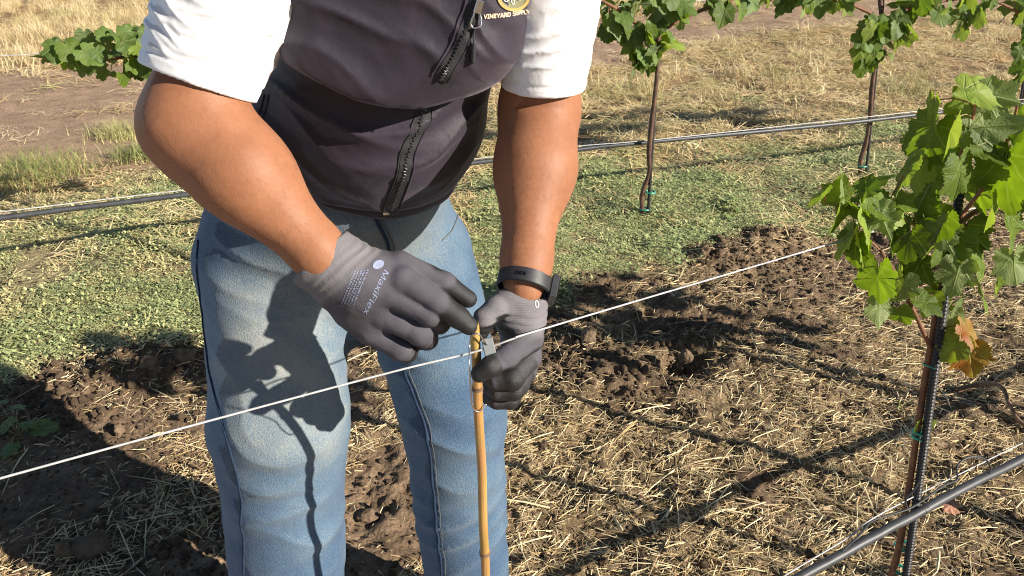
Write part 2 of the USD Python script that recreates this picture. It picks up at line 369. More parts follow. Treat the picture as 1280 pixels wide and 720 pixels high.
# vine leaves: uv is the leaf's own plane (x across, y along the midrib); five veins from the stalk
def leaf_mat(name, c1, c2, vein, trans=0.35, back=None):
    n = {'uv': ('uvmap', dict(attribute='st')), 'sp': ('separate_xyz', {}), 'tc': ('texture_coordinate', {}), 'no': ('noise_texture', dict(scale=24.0, detail=4.0)), 'no2': ('noise_texture', dict(scale=260.0, detail=3.0)), 'oi': ('object_info', {})}
    l = [('uv.UV', 'sp.vector'), ('tc.object', 'no.vector'), ('tc.object', 'no2.vector')]
    prev = None
    n['ax'] = ('math', dict(math_type='absolute')); l.append(('sp.x', 'ax.value1'))
    for i, ang in enumerate((0.0, 0.72, 1.55)):
        s, c = math.sin(ang), math.cos(ang)
        n[f'a{i}'] = ('math', dict(math_type='multiply', value2=c)); n[f'b{i}'] = ('math', dict(math_type='multiply', value2=s)); n[f'd{i}'] = ('math', dict(math_type='subtract')); n[f'e{i}'] = ('math', dict(math_type='absolute'))
        l += [('ax.value', f'a{i}.value1'), ('sp.y', f'b{i}.value1'), (f'a{i}.value', f'd{i}.value1'), (f'b{i}.value', f'd{i}.value2'), (f'd{i}.value', f'e{i}.value1')]
        if prev:
            n[f'm{i}'] = ('math', dict(math_type='minimum')); l += [(prev, f'm{i}.value1'), (f'e{i}.value', f'm{i}.value2')]; prev = f'm{i}.value'
        else: prev = 'e0.value'
    n['vr'] = ('map_range', dict(from_min=0.006, from_max=0.026, to_min=1.0, to_max=0.0, clamp=True)); l.append((prev, 'vr.value'))
    n['r'] = ('rgb_ramp', {'ramp': [(0.3, c1), (0.7, c2)]}); n['mx'] = ('mix', dict(color2=vein)); n['vf'] = ('math', dict(math_type='multiply', value2=0.7))
    n['hs'] = ('hsv', {}); n['hv'] = ('map_range', dict(to_min=0.75, to_max=1.3))
    n['g'] = ('geometry', {}); n['bk'] = ('mix', dict(color2=back or tuple(x * 0.5 + y for x, y in zip(c2, (0.10, 0.12, 0.07)))))
    n['p'] = ('principled_bsdf', dict(roughness=0.5, specular_ior_level=0.35)); n['t'] = ('translucent_bsdf', {}); n['tg'] = ('mix', dict(mix_type='multiply', fac=1.0, color2=(1.5, 1.6, 0.35)))
    n['ms'] = ('mix_closure', dict(fac=trans)); n['b'] = ('bump', dict(distance=0.002, strength=0.7)); n['hh'] = ('math', dict(math_type='multiply_add', value2=-0.8))
    l += [('no.fac', 'r.fac'), ('r.color', 'hs.color'), ('oi.random', 'hv.value'), ('hv.result', 'hs.value'), ('hs.color', 'bk.color1'), ('g.backfacing', 'bk.fac'), ('bk.color', 'mx.color1'), ('vr.result', 'vf.value1'), ('vf.value', 'mx.fac'), ('mx.color', 'p.base_color'), ('mx.color', 'tg.color1'),
          ('tg.color', 't.color'), ('p.BSDF', 'ms.closure1'), ('t.BSDF', 'ms.closure2'), ('vr.result', 'hh.value1'), ('no2.fac', 'hh.value3'), ('hh.value', 'b.height'), ('b.normal', 'p.normal')]
    mat(name, n, l, surface='ms.closure')
leaf_mat('leaf_green', (0.085, 0.138, 0.014), (0.145, 0.205, 0.028), (0.21, 0.27, 0.08), 0.45)
leaf_mat('leaf_young', (0.17, 0.24, 0.028), (0.25, 0.315, 0.06), (0.27, 0.34, 0.10), 0.42)
leaf_mat('leaf_far', (0.068, 0.118, 0.022), (0.135, 0.195, 0.042), (0.20, 0.25, 0.10), 0.35)
leaf_mat('leaf_autumn', (0.27, 0.20, 0.022), (0.30, 0.065, 0.010), (0.30, 0.24, 0.06), 0.25, back=(0.28, 0.15, 0.035))
leaf_mat('leaf_weed', (0.14, 0.21, 0.06), (0.19, 0.27, 0.09), (0.28, 0.33, 0.15), 0.25)

# the ground: vertex colours say what lies where; noise breaks it into crumbs
mat('earth', {'a': ('attribute', dict(attribute='tone')), 'g': ('geometry', {}), 'n': ('noise_texture', dict(scale=70.0, detail=8.0, roughness=0.72)), 'n2': ('noise_texture', dict(scale=9.0, detail=5.0)), 'v': ('voronoi_texture', dict(scale=95.0)),
    'r': ('rgb_ramp', {'ramp': [(0.3, (0.55, 0.52, 0.50)), (0.62, (1.12, 1.1, 1.08))]}), 'r2': ('rgb_ramp', {'ramp': [(0.3, (0.78, 0.76, 0.75)), (0.7, (1.15, 1.15, 1.15))]}),
    'm1': ('mix', dict(mix_type='multiply', fac=1.0)), 'm2': ('mix', dict(mix_type='multiply', fac=1.0)), 'hm': ('math', dict(math_type='multiply_add', value2=-0.25)),
    'p': ('principled_bsdf', dict(roughness=0.95, specular_ior_level=0.06)), 'b': ('bump', dict(distance=0.016, strength=0.9))},
    [('g.position', 'n.vector'), ('g.position', 'n2.vector'), ('g.position', 'v.vector'), ('n.fac', 'r.fac'), ('n2.fac', 'r2.fac'), ('a.color', 'm1.color1'), ('r.color', 'm1.color2'), ('m1.color', 'm2.color1'), ('r2.color', 'm2.color2'), ('m2.color', 'p.base_color'),
     ('v.distance', 'hm.value1'), ('n.fac', 'hm.value3'), ('hm.value', 'b.height'), ('b.normal', 'p.normal')])

# ------------------------------------------------------------------ the ground
ROW = unit([0.93, 0.37, 0]); NRM = np.array([-ROW[1], ROW[0], 0])
def ncoord(x, y): return NRM[0] * x + NRM[1] * y
def p3(x, y, s, z=0.0): return np.stack([x * s, y * s, np.full_like(x, z)], -1)

def zones(x, y):
    """Weights: tilled soil, green cover, dry grass, bare path."""
    x, y = np.asarray(x, float), np.asarray(y, float)
    n = ncoord(x, y) + 0.22 * vfbm(p3(x, y, 1.7), 3, 5) + 0.10 * vfbm(p3(x, y, 7), 2, 9)
    soil = 1 - sstep(2.48, 2.66, n)
    edge = np.interp(x, [-4, -2.2, 0, 3], [4.55, 4.5, 4.0, 3.7])
    dry = sstep(-0.22, 0.25, n - edge)
    lo = np.interp(x, [-4, -1.9, 0, 2.4, 6], [4.62, 4.62, 5.9, 7.0, 7.4]); hi = np.interp(x, [-4, 2.4], [7.9, 8.6])
    path = sstep(-0.25, 0.2, n - lo) * (1 - sstep(-0.25, 0.3, n - hi))
    dry = dry * (1 - path); cover = np.clip(1 - soil - dry - path, 0, 1)
    return soil, cover, dry, path

MOUNDS = [(G(150, 470), 0.16, 0.045), (G(215, 455), 0.12, 0.05), (G(60, 480), 0.15, 0.03), (G(905, 320), 0.18, 0.06), (G(965, 300), 0.14, 0.05), (G(800, 400), 0.2, -0.035), (G(850, 445), 0.10, -0.075), (G(880, 425), 0.09, 0.04), (G(760, 470), 0.14, 0.03),
          (G(720, 430), 0.13, 0.035), (G(700, 350), 0.12, 0.03), (G(230, 680), 0.10, 0.03), (G(130, 660), 0.05, -0.03), (G(460, 620), 0.07, -0.02), (G(620, 610), 0.3, 0.02)]
def height(x, y):
    x, y = np.asarray(x, float), np.asarray(y, float)
    soil, cover, dry, path = zones(x, y)
    far = 1 / (1 + np.maximum(np.hypot(x, y) - 5, 0) * 0.4)
    h = 0.035 * vfbm(p3(x, y, 1.3), 3, 21)
    h = h + soil * (0.018 * vfbm(p3(x, y, 5.5), 2, 31) + 0.012 * vfbm(p3(x, y, 16), 2, 33) + 0.009 * vfbm(p3(x, y, 45), 2, 35) - 0.012)
    h = h + (1 - soil) * 0.012 * vfbm(p3(x, y, 14), 3, 41) * far
    rough = np.zeros_like(h)
    for c, r, a in MOUNDS:
        w = np.exp(-((x - c[0]) ** 2 + (y - c[1]) ** 2) / (r * r)); h = h + a * w; rough = rough + w
    return h + np.clip(rough, 0, 1) * soil * 0.022 * vfbm(p3(x, y, 28), 2, 51)

def graded(lo, hi, step, out, growth=1.09):
    a = list(np.arange(lo, hi + step, step)); s = step; left = []
    while a[-1] < out: s = min(s * growth, 40); a.append(a[-1] + s)
    s = step
    while (left[-1] if left else lo) > -out: s = min(s * growth, 40); left.append((left[-1] if left else lo) - s)
    return np.array(left[::-1] + a)

gx, gy = graded(-2.3, 2.6, 0.011, 400), graded(0.95, 3.6, 0.011, 400)
X, Y = np.meshgrid(gx, gy, indexing='ij'); Z = height(X.ravel(), Y.ravel())
gv = np.stack([X.ravel(), Y.ravel(), Z], 1)
i, j = np.meshgrid(np.arange(len(gx) - 1), np.arange(len(gy) - 1), indexing='ij'); a = (i * len(gy) + j).ravel(); b = a + len(gy)
gf = np.vstack([np.stack([a, b, b + 1], 1), np.stack([a, b + 1, a + 1], 1)])
so, co, dr, pa = zones(gv[:, 0], gv[:, 1])
big = vfbm(p3(gv[:, 0], gv[:, 1], 2.3), 4, 61)[:, None]; mid = vfbm(p3(gv[:, 0], gv[:, 1], 11), 3, 63)[:, None]
litter = sstep(-0.1, 0.5, vfbm(p3(gv[:, 0], gv[:, 1], 3.1), 3, 67) + 0.25 * (gv[:, 0] > 0))[:, None]
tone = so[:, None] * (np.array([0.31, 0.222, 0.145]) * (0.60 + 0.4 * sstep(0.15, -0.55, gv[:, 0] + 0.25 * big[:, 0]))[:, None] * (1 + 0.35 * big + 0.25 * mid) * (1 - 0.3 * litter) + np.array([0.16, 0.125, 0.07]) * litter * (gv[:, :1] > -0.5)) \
     + co[:, None] * np.array([0.34, 0.29, 0.165]) * (1 + 0.3 * big + 0.3 * mid) + dr[:, None] * np.array([0.36, 0.26, 0.15]) * (1 + 0.55 * big + 0.3 * mid) + pa[:, None] * np.array([0.43, 0.31, 0.215]) * (1 + 0.12 * big + 0.1 * mid)
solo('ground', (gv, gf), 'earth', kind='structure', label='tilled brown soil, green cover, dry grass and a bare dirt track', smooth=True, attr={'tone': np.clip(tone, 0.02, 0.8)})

def hz(x, y): return float(height(np.array([x]), np.array([y]))[0])
def on_ground(px, py):
    g = G(px, py); 
    for _ in range(4): g = G(px, py, hz(g[0], g[1]))
    return g

# ------------------------------------------------------------------ litter and ground cover (nobody could count it)
def quats(R):
    """Unit quaternions (w, x, y, z) of rotation matrices whose columns are the axes."""
    from scipy.spatial.transform import Rotation
    q = Rotation.from_matrix(R).as_quat(); return q[:, [3, 0, 1, 2]]

def scatter(name, label, cat, protos, pos, R, scale, which):
    path = fresh('/World', name)
    pi = UsdGeom.PointInstancer.Define(stage, path)
    note(pi.GetPrim(), label, cat, kind='stuff')
    for k, (mesh, m) in enumerate(protos):
        pp = f'{path}/piece_{k:03d}'
        usdkit.mesh(stage, pp, mesh, LOOK[m], smooth=False); pi.GetPrototypesRel().AddTarget(pp)
    pi.CreateProtoIndicesAttr(Vt.IntArray.FromNumpy(np.asarray(which, np.int32)))
    pi.CreatePositionsAttr(Vt.Vec3fArray.FromNumpy(np.asarray(pos, np.float32)))
    q = quats(R)
    pi.CreateOrientationsAttr(Vt.QuathArray([Gf.Quath(float(a), float(b), float(c), float(d)) for a, b, c, d in q]))
    pi.CreateScalesAttr(Vt.Vec3fArray.FromNumpy(np.repeat(np.asarray(scale, np.float32)[:, None], 3, 1) if np.ndim(scale) == 1 else np.asarray(scale, np.float32)))

def frames(rng, n, tilt=0.25):
    """Random headings about z, tilted a little."""
    th = rng.uniform(0, 2 * np.pi, n); x = np.stack([np.cos(th), np.sin(th), rng.normal(0, tilt, n)], 1); x = unit(x)
    up = unit(np.stack([rng.normal(0, tilt, n), rng.normal(0, tilt, n), np.ones(n)], 1))
    y = unit(np.cross(up, x)); return np.stack([x, y, np.cross(x, y)], 2)

def visible_ground(rng, n, pxr, pyr):
    """Points on the ground, even per area, within the part of the ground that the picture covers."""
    out = []
    c = G(np.array([pxr[0], pxr[1], pxr[0], pxr[1]]), np.array([pyr[0], pyr[0], pyr[1], pyr[1]]))
    lo, hi = c.min(0), c.max(0)
    while len(out) < n:
        q = np.stack([rng.uniform(lo[0], hi[0], 4 * n), rng.uniform(lo[1], hi[1], 4 * n)], 1)
        d = q[:, 1] * CF[1] - CAM_H * CF[2] * 1.0
        u = 640 + FPX * q[:, 0] / d; ang = PITCH - np.arctan2(CAM_H, q[:, 1]); w = 360 - FPX * np.tan(ang)
        ok = (u > pxr[0]) & (u < pxr[1]) & (w > pyr[0]) & (w < pyr[1])
        out.extend(q[ok].tolist())
    return np.array(out[:n])

rng = np.random.default_rng(11)
def straw_piece(L, w, bend, twist):
    t = np.linspace(0, 1, 5); x = (t - 0.5) * L; z = bend * np.sin(np.pi * t) * L; yy = 0.5 * bend * L * np.sin(2.2 * t)
    v = []
    for k in range(5):
        a = twist * (t[k] - 0.5); ww = w * (1 - 0.25 * abs(t[k] - 0.5))
        for s, zz in ((-1, 0), (1, 0), (0, 0.35)):
            v.append([x[k], yy[k] + s * ww * 0.5 * math.cos(a), z[k] + s * ww * 0.5 * math.sin(a) + zz * w])
    f = []
    for k in range(4):
        for e in range(3):
            a, b = 3 * k + e, 3 * k + (e + 1) % 3; f += [[a, b, b + 3], [a, b + 3, a + 3]]
    f += [[0, 2, 1], [12, 13, 14]]
    return np.array(v), np.array(f)
SM = ['straw_a', 'straw_b', 'straw_c', 'straw_d', 'straw_e']
straws = [(straw_piece(*a), SM[k % 5]) for k, a in enumerate([(0.030, 0.0022, 0.05, 0.6), (0.045, 0.0017, 0.06, 1.2), (0.022, 0.0030, 0.02, 0.3), (0.075, 0.0019, 0.04, 1.5), (0.032, 0.0034, 0.03, 0.8), (0.016, 0.0026, 0.0, 0.4), (0.028, 0.0017, 0.10, 1.0), (0.10, 0.0018, 0.05, 2.0), (0.020, 0.0042, 0.02, 0.4), (0.044, 0.0028, -0.03, 0.9)])]
def lay_straw(n, dens, seed, chips=False):
    rng = np.random.default_rng(seed)
    n = int(n * 1.35); q = visible_ground(rng, n, (-220, 1560), (215, 830))
    so = zones(q[:, 0], q[:, 1])[0]
    keep = rng.random(n) < dens(q[:, 0], q[:, 1]) * (0.12 + 0.88 * (so > 0.5))
    q = q[keep]; z = height(q[:, 0], q[:, 1]); m = len(q)
    R = frames(rng, m, 0.11)
    lift = rng.random(m) ** 2 * 0.009 + 0.0015
    return np.column_stack([q, z + lift]), R, rng.uniform(0.35, 0.6, m) if chips else rng.lognormal(0, 0.3, m) * 0.95, rng.integers(0, 10, m)
def dens_straw(x, y):
    base = sstep(-0.30, 0.22, 0.75 * vfbm(p3(x, y, 3.1), 3, 67) + 0.55 * vfbm(p3(x, y, 9.0), 2, 68) + np.interp(x, [-1.4, -0.5, 0.1, 0.6], [-0.22, -0.08, 0.2, 0.26]))
    pits = np.zeros_like(x)
    for px, py, r in ((850, 440, .30), (790, 380, .30), (930, 320, .30), (740, 430, .22), (1000, 390, .2), (720, 360, .25), (1000, 310, .25), (200, 470, .28), (300, 600, 0.0), (900, 520, .10)):
        if r: g = G(px, py); pits += np.exp(-((x - g[0]) ** 2 + (y - g[1]) ** 2) / r ** 2)
    return np.clip(base ** 1.6, 0.02, 1) * (1 - 0.78 * np.clip(pits, 0, 1))
a1, a2 = lay_straw(60000, dens_straw, 3), lay_straw(75000, lambda x, y: 0.06 + 0.94 * dens_straw(x, y), 4, True)
scatter('straw_mulch', 'pale dry straw strewn over the tilled soil', 'straw', straws, *[np.concatenate([p, q]) for p, q in zip(a1, a2)])

def clod(seed, n=2):
    rng = np.random.default_rng(seed); m = trimesh.creation.icosphere(n); v = np.array(m.vertices)
    v = v * (1 + 0.45 * vfbm(v * 1.3 + seed * 7, 2, seed)[:, None] + 0.22 * vfbm(v * 4 + seed * 3, 2, seed + 1)[:, None]) * rng.uniform(0.75, 1.2, 3)
    return v, np.array(m.faces)
rng = np.random.default_rng(21)
q = visible_ground(rng, 54000, (-220, 1560), (215, 830)); so = zones(q[:, 0], q[:, 1])[0]
mw = sum(np.exp(-((q[:, 0] - c[0]) ** 2 + (q[:, 1] - c[1]) ** 2) / (1.5 * r) ** 2) for c, r, h in MOUNDS if h > 0.025)
keep = rng.random(len(q)) < so * np.clip(0.30 + 0.8 * mw + 0.3 * vfbm(p3(q[:, 0], q[:, 1], 4), 2, 71), 0, 1); q = q[keep]; mw = mw[keep]
s = 0.0022 * rng.pareto(2.0, len(q)).clip(0, 4) + 0.0022 + 0.0038 * mw.clip(0, 1) * rng.random(len(q))
scatter('soil_crumbs', 'brown crumbs and small clods of loose soil', 'soil', [(clod(k, 1), 'clod_earth') for k in range(6)], np.column_stack([q, height(q[:, 0], q[:, 1]) + s * 0.3]), frames(rng, len(q), 0.8), s, rng.integers(0, 6, len(q)))

def cover_clump(seed, n=52, r=0.05):
    rng = np.random.default_rng(seed); V, F = [], []
    for _ in range(n):
        th, rr = rng.uniform(0, 6.28), r * math.sqrt(rng.random()); c = np.array([rr * math.cos(th), rr * math.sin(th), 0.004 + 0.022 * rng.random() * (1 - rr / r * 0.5)])
        a = rng.uniform(0, 6.28); d = np.array([math.cos(a), math.sin(a), rng.uniform(-0.2, 0.7)]); d /= np.linalg.norm(d); sd = np.cross(d, [0, 0, 1.0]); sd /= np.linalg.norm(sd)
        L, w = rng.uniform(0.006, 0.0125), rng.uniform(0.0016, 0.0027); k = len(V)
        V += [c - d * L / 2, c + sd * w, c + d * L / 2, c - sd * w]; F += [[k, k + 1, k + 2], [k, k + 2, k + 3]]
    for _ in range(4):
        a = rng.uniform(0, 6.28); d = np.array([math.cos(a), math.sin(a), 0.25]); sd = np.array([-d[1], d[0], 0]) * 0.001; c = np.array([0, 0, 0.004]); k = len(V)
        V += [c - sd, c + sd, c + d * r, c + d * r * 1.02 + sd]; F += [[k, k + 1, k + 2], [k + 1, k + 3, k + 2]]
    return np.array(V), np.array(F)
rng = np.random.default_rng(31)
q = visible_ground(rng, 34000, (-250, 1600), (120, 560)); _, co, dr, pa = zones(q[:, 0], q[:, 1])
patch = vfbm(p3(q[:, 0], q[:, 1], 3.0), 3, 81)
keep = rng.random(len(q)) < co * np.clip(0.70 + 1.5 * patch, 0.06, 1) + 0.16 * dr * (1 - pa) * (patch > 0.1) ; q, patch = q[keep], patch[keep]
scatter('ground_cover', 'low grey green weeds carpeting the ground between the vines', 'weeds', [(cover_clump(k), f'cover_leaf_{"abcd"[k % 4]}') for k in range(8)], np.column_stack([q, height(q[:, 0], q[:, 1])]), frames(rng, len(q), 0.08), rng.lognormal(0.0, 0.38, len(q)).clip(0.6, 2.6), (rng.integers(0, 2, len(q)) * 4 + np.clip(((patch + 0.5) * -2.2 + rng.normal(1.9, 0.9, len(q)) + np.where(q[:, 0] < -0.4, 1.4, 0)), 0, 3).astype(int)))

def blades(seed, n, L, lean, w=0.0028, r=0.03):
    rng = np.random.default_rng(seed); V, F = [], []
    for _ in range(n):
        a = rng.uniform(0, 6.28); d = np.array([math.cos(a), math.sin(a), 0]); sd = np.array([-d[1], d[0], 0]); c = rng.normal(0, r, 3) * [1, 1, 0]; l = L * rng.uniform(0.5, 1.1); k0 = rng.uniform(0.2, 1) * lean; k = len(V)
        for t in (0, 0.35, 0.7, 1.0):
            ww = w * (1 - t) + 0.0004; p = c + d * l * (k0 * t * t + 0.1 * t) + np.array([0, 0, l * (t * (1 - 0.35 * k0 * t))]); V += [p - sd * ww * 0.5, p + sd * ww * 0.5]
        for e in range(3): F += [[k + 2 * e, k + 2 * e + 1, k + 2 * e + 3], [k + 2 * e, k + 2 * e + 3, k + 2 * e + 2]]
    return np.array(V), np.array(F)
def thatch(seed, n=26, r=0.09):
    rng = np.random.default_rng(seed); V, F = [], []
    for _ in range(n):
        c = np.append(rng.normal(0, r * 0.6, 2), 0.004 + 0.02 * rng.random()); a = rng.uniform(0, 6.28); L, w = rng.uniform(0.05, 0.15), rng.uniform(0.002, 0.004); k = len(V)
        d = np.array([math.cos(a), math.sin(a), rng.normal(0, 0.15)]); sd = np.array([-d[1], d[0], 0.2]) * w * 0.5
        V += [c - d * L / 2 - sd, c - d * L / 2 + sd, c + sd + [0, 0, 0.006], c - sd + [0, 0, 0.006], c + d * L / 2]; F += [[k, k + 1, k + 2], [k, k + 2, k + 3], [k + 3, k + 2, k + 4]]
    return np.array(V), np.array(F)
rng = np.random.default_rng(41)
q = visible_ground(rng, 54000, (-220, 1550), (-25, 320)); so, co, dr, pa = zones(q[:, 0], q[:, 1]); patch = vfbm(p3(q[:, 0], q[:, 1], 1.6), 3, 91); fine = vfbm(p3(q[:, 0], q[:, 1], 6), 2, 93)
near = 1 / (1 + np.maximum(q[:, 1] - 6, 0) * 0.10)
keep = rng.random(len(q)) < (dr * np.clip(0.58 + 1.3 * fine + 0.6 * patch, 0.06, 1) + 0.40 * co * np.clip(fine * 2.5 + np.where(q[:, 0] < -0.3, 0.25, 0), 0.06, 1) + 0.03 * pa) * near; q, patch, dr = q[keep], patch[keep], dr[keep]
dryp = [(thatch(k), f'dry_blade_{"abcd"[k % 4]}') for k in range(6)] + [(blades(50, 22, 0.10, 1.6), 'dry_blade_a'), (blades(51, 18, 0.13, 1.5), 'dry_blade_d'), (blades(52, 24, 0.09, 1.5), 'dry_blade_b'), (blades(53, 22, 0.11, 1.3), 'dry_blade_c')]
standing = rng.random(len(q)) < np.where(ncoord(q[:, 0], q[:, 1]) > 7.8, 0.6, 0.10) * dr
which = np.where(standing, 6 + np.clip((rng.random(len(q)) * 3 + 0.9 * (patch > 0.18)), 0, 3).astype(int), rng.integers(0, 6, len(q)))
scatter('dry_grass', 'bleached dry grass lying and standing beyond the vine row', 'grass', dryp, np.column_stack([q, height(q[:, 0], q[:, 1])]), frames(rng, len(q), 0.1), rng.uniform(0.8, 1.5, len(q)), which)

# grass tufts that stand out singly
def grass_tuft(px, py, label, n, L, m, spread=0.07, group=None):
    g = on_ground(px, py); t = thing('grass_tuft', label, 'grass tuft', g, 'grass tufts between and behind the rows')
    for k, mm in enumerate(m):
        v, f = blades(700 + int(px) + k, n, L * (1 - 0.15 * k), 1.7, 0.004, spread); part('blade_bunch', (v + g, f), mm, t, smooth=False, kind='stuff')
grass_tuft(40, 222, 'broad green grass tuft at the left edge below the dirt track', 420, 0.17, ['grass_green', 'grass_olive', 'dry_blade_b'], 0.14)
grass_tuft(150, 170, 'pale olive grass tuft on the dirt track next to the bent elbow', 220, 0.14, ['grass_olive', 'dry_blade_c'], 0.09)
grass_tuft(176, 196, 'small dark green grass tuft in the shade just beside the elbow', 180, 0.13, ['grass_green', 'grass_olive'], 0.07)
grass_tuft(965, 105, 'tall olive grass tuft behind the vine row, left of the bare gap', 60, 0.26, ['grass_olive', 'dry_blade_c'], 0.16)
grass_tuft(1130, 118, 'tall yellow green grass tuft right behind the second far vine stem', 70, 0.28, ['grass_olive', 'grass_green'], 0.15)
grass_tuft(790, 120, 'yellowish grass tuft behind the nearest far vine stem', 70, 0.22, ['dry_blade_c', 'grass_olive'], 0.14)

# clods big enough to pick up
for px, py, r, lab in ((461, 650, 0.026, 'round dark soil clod lying between the two trouser legs'), (118, 692, 0.036, 'large crusty soil clod at the bottom left in the sun'), (84, 690, 0.02, 'small rounded soil clod left of the crusty one'),
        (228, 452, 0.035, 'upright soil clod beside the trouser seam at the edge of the weeds'), (186, 462, 0.028, 'rough soil clod in the shade on the ridge left of the man'), (857, 448, 0.024, 'soil clod sitting in the dug hollow'),
        (880, 318, 0.032, 'dark soil clod on the far mound by the green strip'), (968, 305, 0.03, 'soil clod on top of the far mound below the leafy vine'), (735, 425, 0.028, 'soil clod to the right of the wristwatch hand'), (150, 540, 0.018, 'small soil clod in the sun left of the wire shadow')):
    g = on_ground(px, py); v, f = clod(int(px), 3)
    solo('soil_clod', (v * r + g + [0, 0, r * 0.35], f), 'clod_earth', lab, 'clod', 'large soil clods', smooth=50)
# ------------------------------------------------------------------ the person
def frame3(fwd, side):
    f = unit(fwd); s = unit(np.asarray(side) - f * (np.asarray(side) @ f)); return np.array([s, np.cross(f, s), f])

# joints (metres in the world, measured from the photograph at plausible distances)
J = dict(pelvis=P(412, 315, 1.35), belly=P(455, 175, 1.235), chest=P(522, 20, 1.12), top=P(500, -95, 1.10),
         sh_r=P(308, -105, 1.06), el_r=P(238, 150, 0.985), wr_r=P(414, 332, 0.935), sh_l=P(690, -105, 1.12), el_l=P(674, 140, 1.15), wr_l=P(656, 350, 0.975),
         hip_r=P(342, 340, 1.35), kn_r=P(352, 540, 1.15), an_r=P(368, 800, 1.13), hip_l=P(520, 340, 1.35), kn_l=P(566, 540, 1.20), an_l=P(588, 790, 1.19))
for k in ('an_r', 'an_l'): J[k][2] = 0.10
BASE = np.array([J['pelvis'][0], 1.18, hz(J['pelvis'][0], 1.18)])
person = thing('person', 'person in dark vest, white T-shirt and jeans bending over the wire with gloved hands', 'person', BASE)
neck = J['top'] + np.array([0.0, -0.055, 0.085]); head = neck + np.array([0.0, -0.075, 0.10])
SIDE = unit(J['sh_l'] - J['sh_r']); HIPS = unit(J['hip_l'] - J['hip_r'])

def sd_arm_r(p):
    e, w = J['el_r'], J['wr_r']
    d = cone(p, J['sh_r'], e, 0.062, 0.0500)
    d = smin(d, cone(p, e + (w - e) * 0.02, e + (w - e) * 0.36 + [0.004, -0.01, 0.006], 0.0480, 0.0530), 0.05)
    d = smin(d, cone(p, e + (w - e) * 0.34, e + (w - e) * 0.95, 0.0530, 0.0335), 0.05)
    d = smin(d, cone(p, e + (w - e) * 0.9, w + (w - e) * 0.05, 0.033, 0.027), 0.02)
    d = smin(d, ell(p, e + [-0.006, 0.012, -0.022], [0.046, 0.045, 0.046]), 0.05)
    return d
def sd_arm_l(p):
    e, w = J['el_l'], J['wr_l']
    d = cone(p, J['sh_l'], e, 0.056, 0.046)
    d = smin(d, cone(p, e, e + (w - e) * 0.35 + [0.003, 0, 0], 0.0455, 0.0490), 0.05)
    d = smin(d, cone(p, e + (w - e) * 0.35, e + (w - e) * 0.92, 0.0485, 0.0325), 0.05)
    d = smin(d, cone(p, e + (w - e) * 0.9, w + (w - e) * 0.05, 0.032, 0.026), 0.02)
    d = smin(d, ell(p, e + [0.0, 0.02, -0.005], [0.035, 0.035, 0.05]), 0.05)
    # the soft crease at the inside of the elbow
    c = e + np.array([-0.004, -0.050, 0.02])
    return d + 0.0035 * np.exp(-(((p - c) @ np.array([0.10, 0.25, 0.96])) / 0.006) ** 2) * np.exp(-np.sum((p - c) ** 2, 1) / 0.034 ** 2)
def sd_torso_in(p):
    d = cone(p, J['pelvis'], J['belly'] + [0, .03, 0], 0.075, 0.085, HIPS, 1.3)
    d = smin(d, cone(p, J['belly'], J['chest'], 0.095, 0.095, SIDE, 1.25), 0.05)
    d = smin(d, cone(p, J['sh_r'] + [0.02, 0, 0], J['sh_l'] - [0.02, 0, 0], 0.066, 0.062), 0.06)
    d = smin(d, cone(p, J['top'], neck, 0.062, 0.056), 0.05)
    return smin(d, cone(p, neck, head, 0.054, 0.056), 0.03)
def sd_legs_in(p):
    d = chain(p, [J['hip_r'], J['kn_r'], J['an_r']], [0.095, 0.066, 0.045], 0.03)
    return np.minimum(d, chain(p, [J['hip_l'], J['kn_l'], J['an_l']], [0.09, 0.062, 0.043], 0.03))
HF = unit([0.10, -0.62, -0.55]); HS = unit(np.cross(HF, [0, 0, 1.0])); HU = np.cross(HS, HF)      # the face looks down at the hands
def hp(a, b, c): return head + HS * a + HF * b + HU * c
def sd_head(p):
    ax = np.array([HS, HF, HU])
    d = ell(p, hp(0, -0.015, 0.035), [0.076, 0.095, 0.090], ax)
    d = smin(d, ell(p, hp(0, 0.025, -0.045), [0.058, 0.068, 0.075], ax), 0.04)
    d = smin(d, cone(p, hp(0, 0.088, 0.015), hp(0, 0.108, -0.028), 0.010, 0.014), 0.015)           # nose
    d = smin(d, ell(p, hp(0, 0.078, -0.098), [0.022, 0.016, 0.016], ax), 0.02)                     # chin
    for s in (-1, 1):
        d = smin(d, ell(p, hp(0.074 * s, -0.012, 0.0), [0.010, 0.020, 0.032], ax), 0.008)          # ears
        d = smax(d, -ell(p, hp(0.032 * s, 0.098, 0.022), [0.016, 0.014, 0.011], ax), 0.012)        # eye sockets
    for z, r in ((-0.060, 0.0075), (-0.072, 0.0085)): d = smin(d, ell(p, hp(0, 0.090, z), [0.024, 0.010, r], ax), 0.004)   # lips
    return d
def sd_body(p):
    d = smin(sd_torso_in(p), sd_legs_in(p), 0.05)
    d = smin(d, sd_arm_r(p), 0.03); d = smin(d, sd_arm_l(p), 0.03)
    return smin(d, sd_head(p), 0.025)
allp = np.array(list(J.values()) + [head])
body = nets(sd_body, allp.min(0) - 0.14, allp.max(0) + 0.14, 0.006)
body = displace(body, lambda v: 0.0012 * vfbm(v * 22, 3, 5))
part('body', body, 'skin', person, smooth=True)
for s in (-1, 1):
    m = trimesh.creation.icosphere(2, 0.0115); part('eye', (np.array(m.vertices) + hp(0.032 * s, 0.081, 0.022), m.faces), 'white_cotton', person, smooth=True)
def sd_hair(p):
    ax = np.array([HS, HF, HU]); d = np.abs(sd_head(p) - 0.004) - 0.006
    return smax(d, -((p - hp(0, 0.03, 0.06)) @ unit(HU * 0.9 - HF * 0.75)), 0.01)
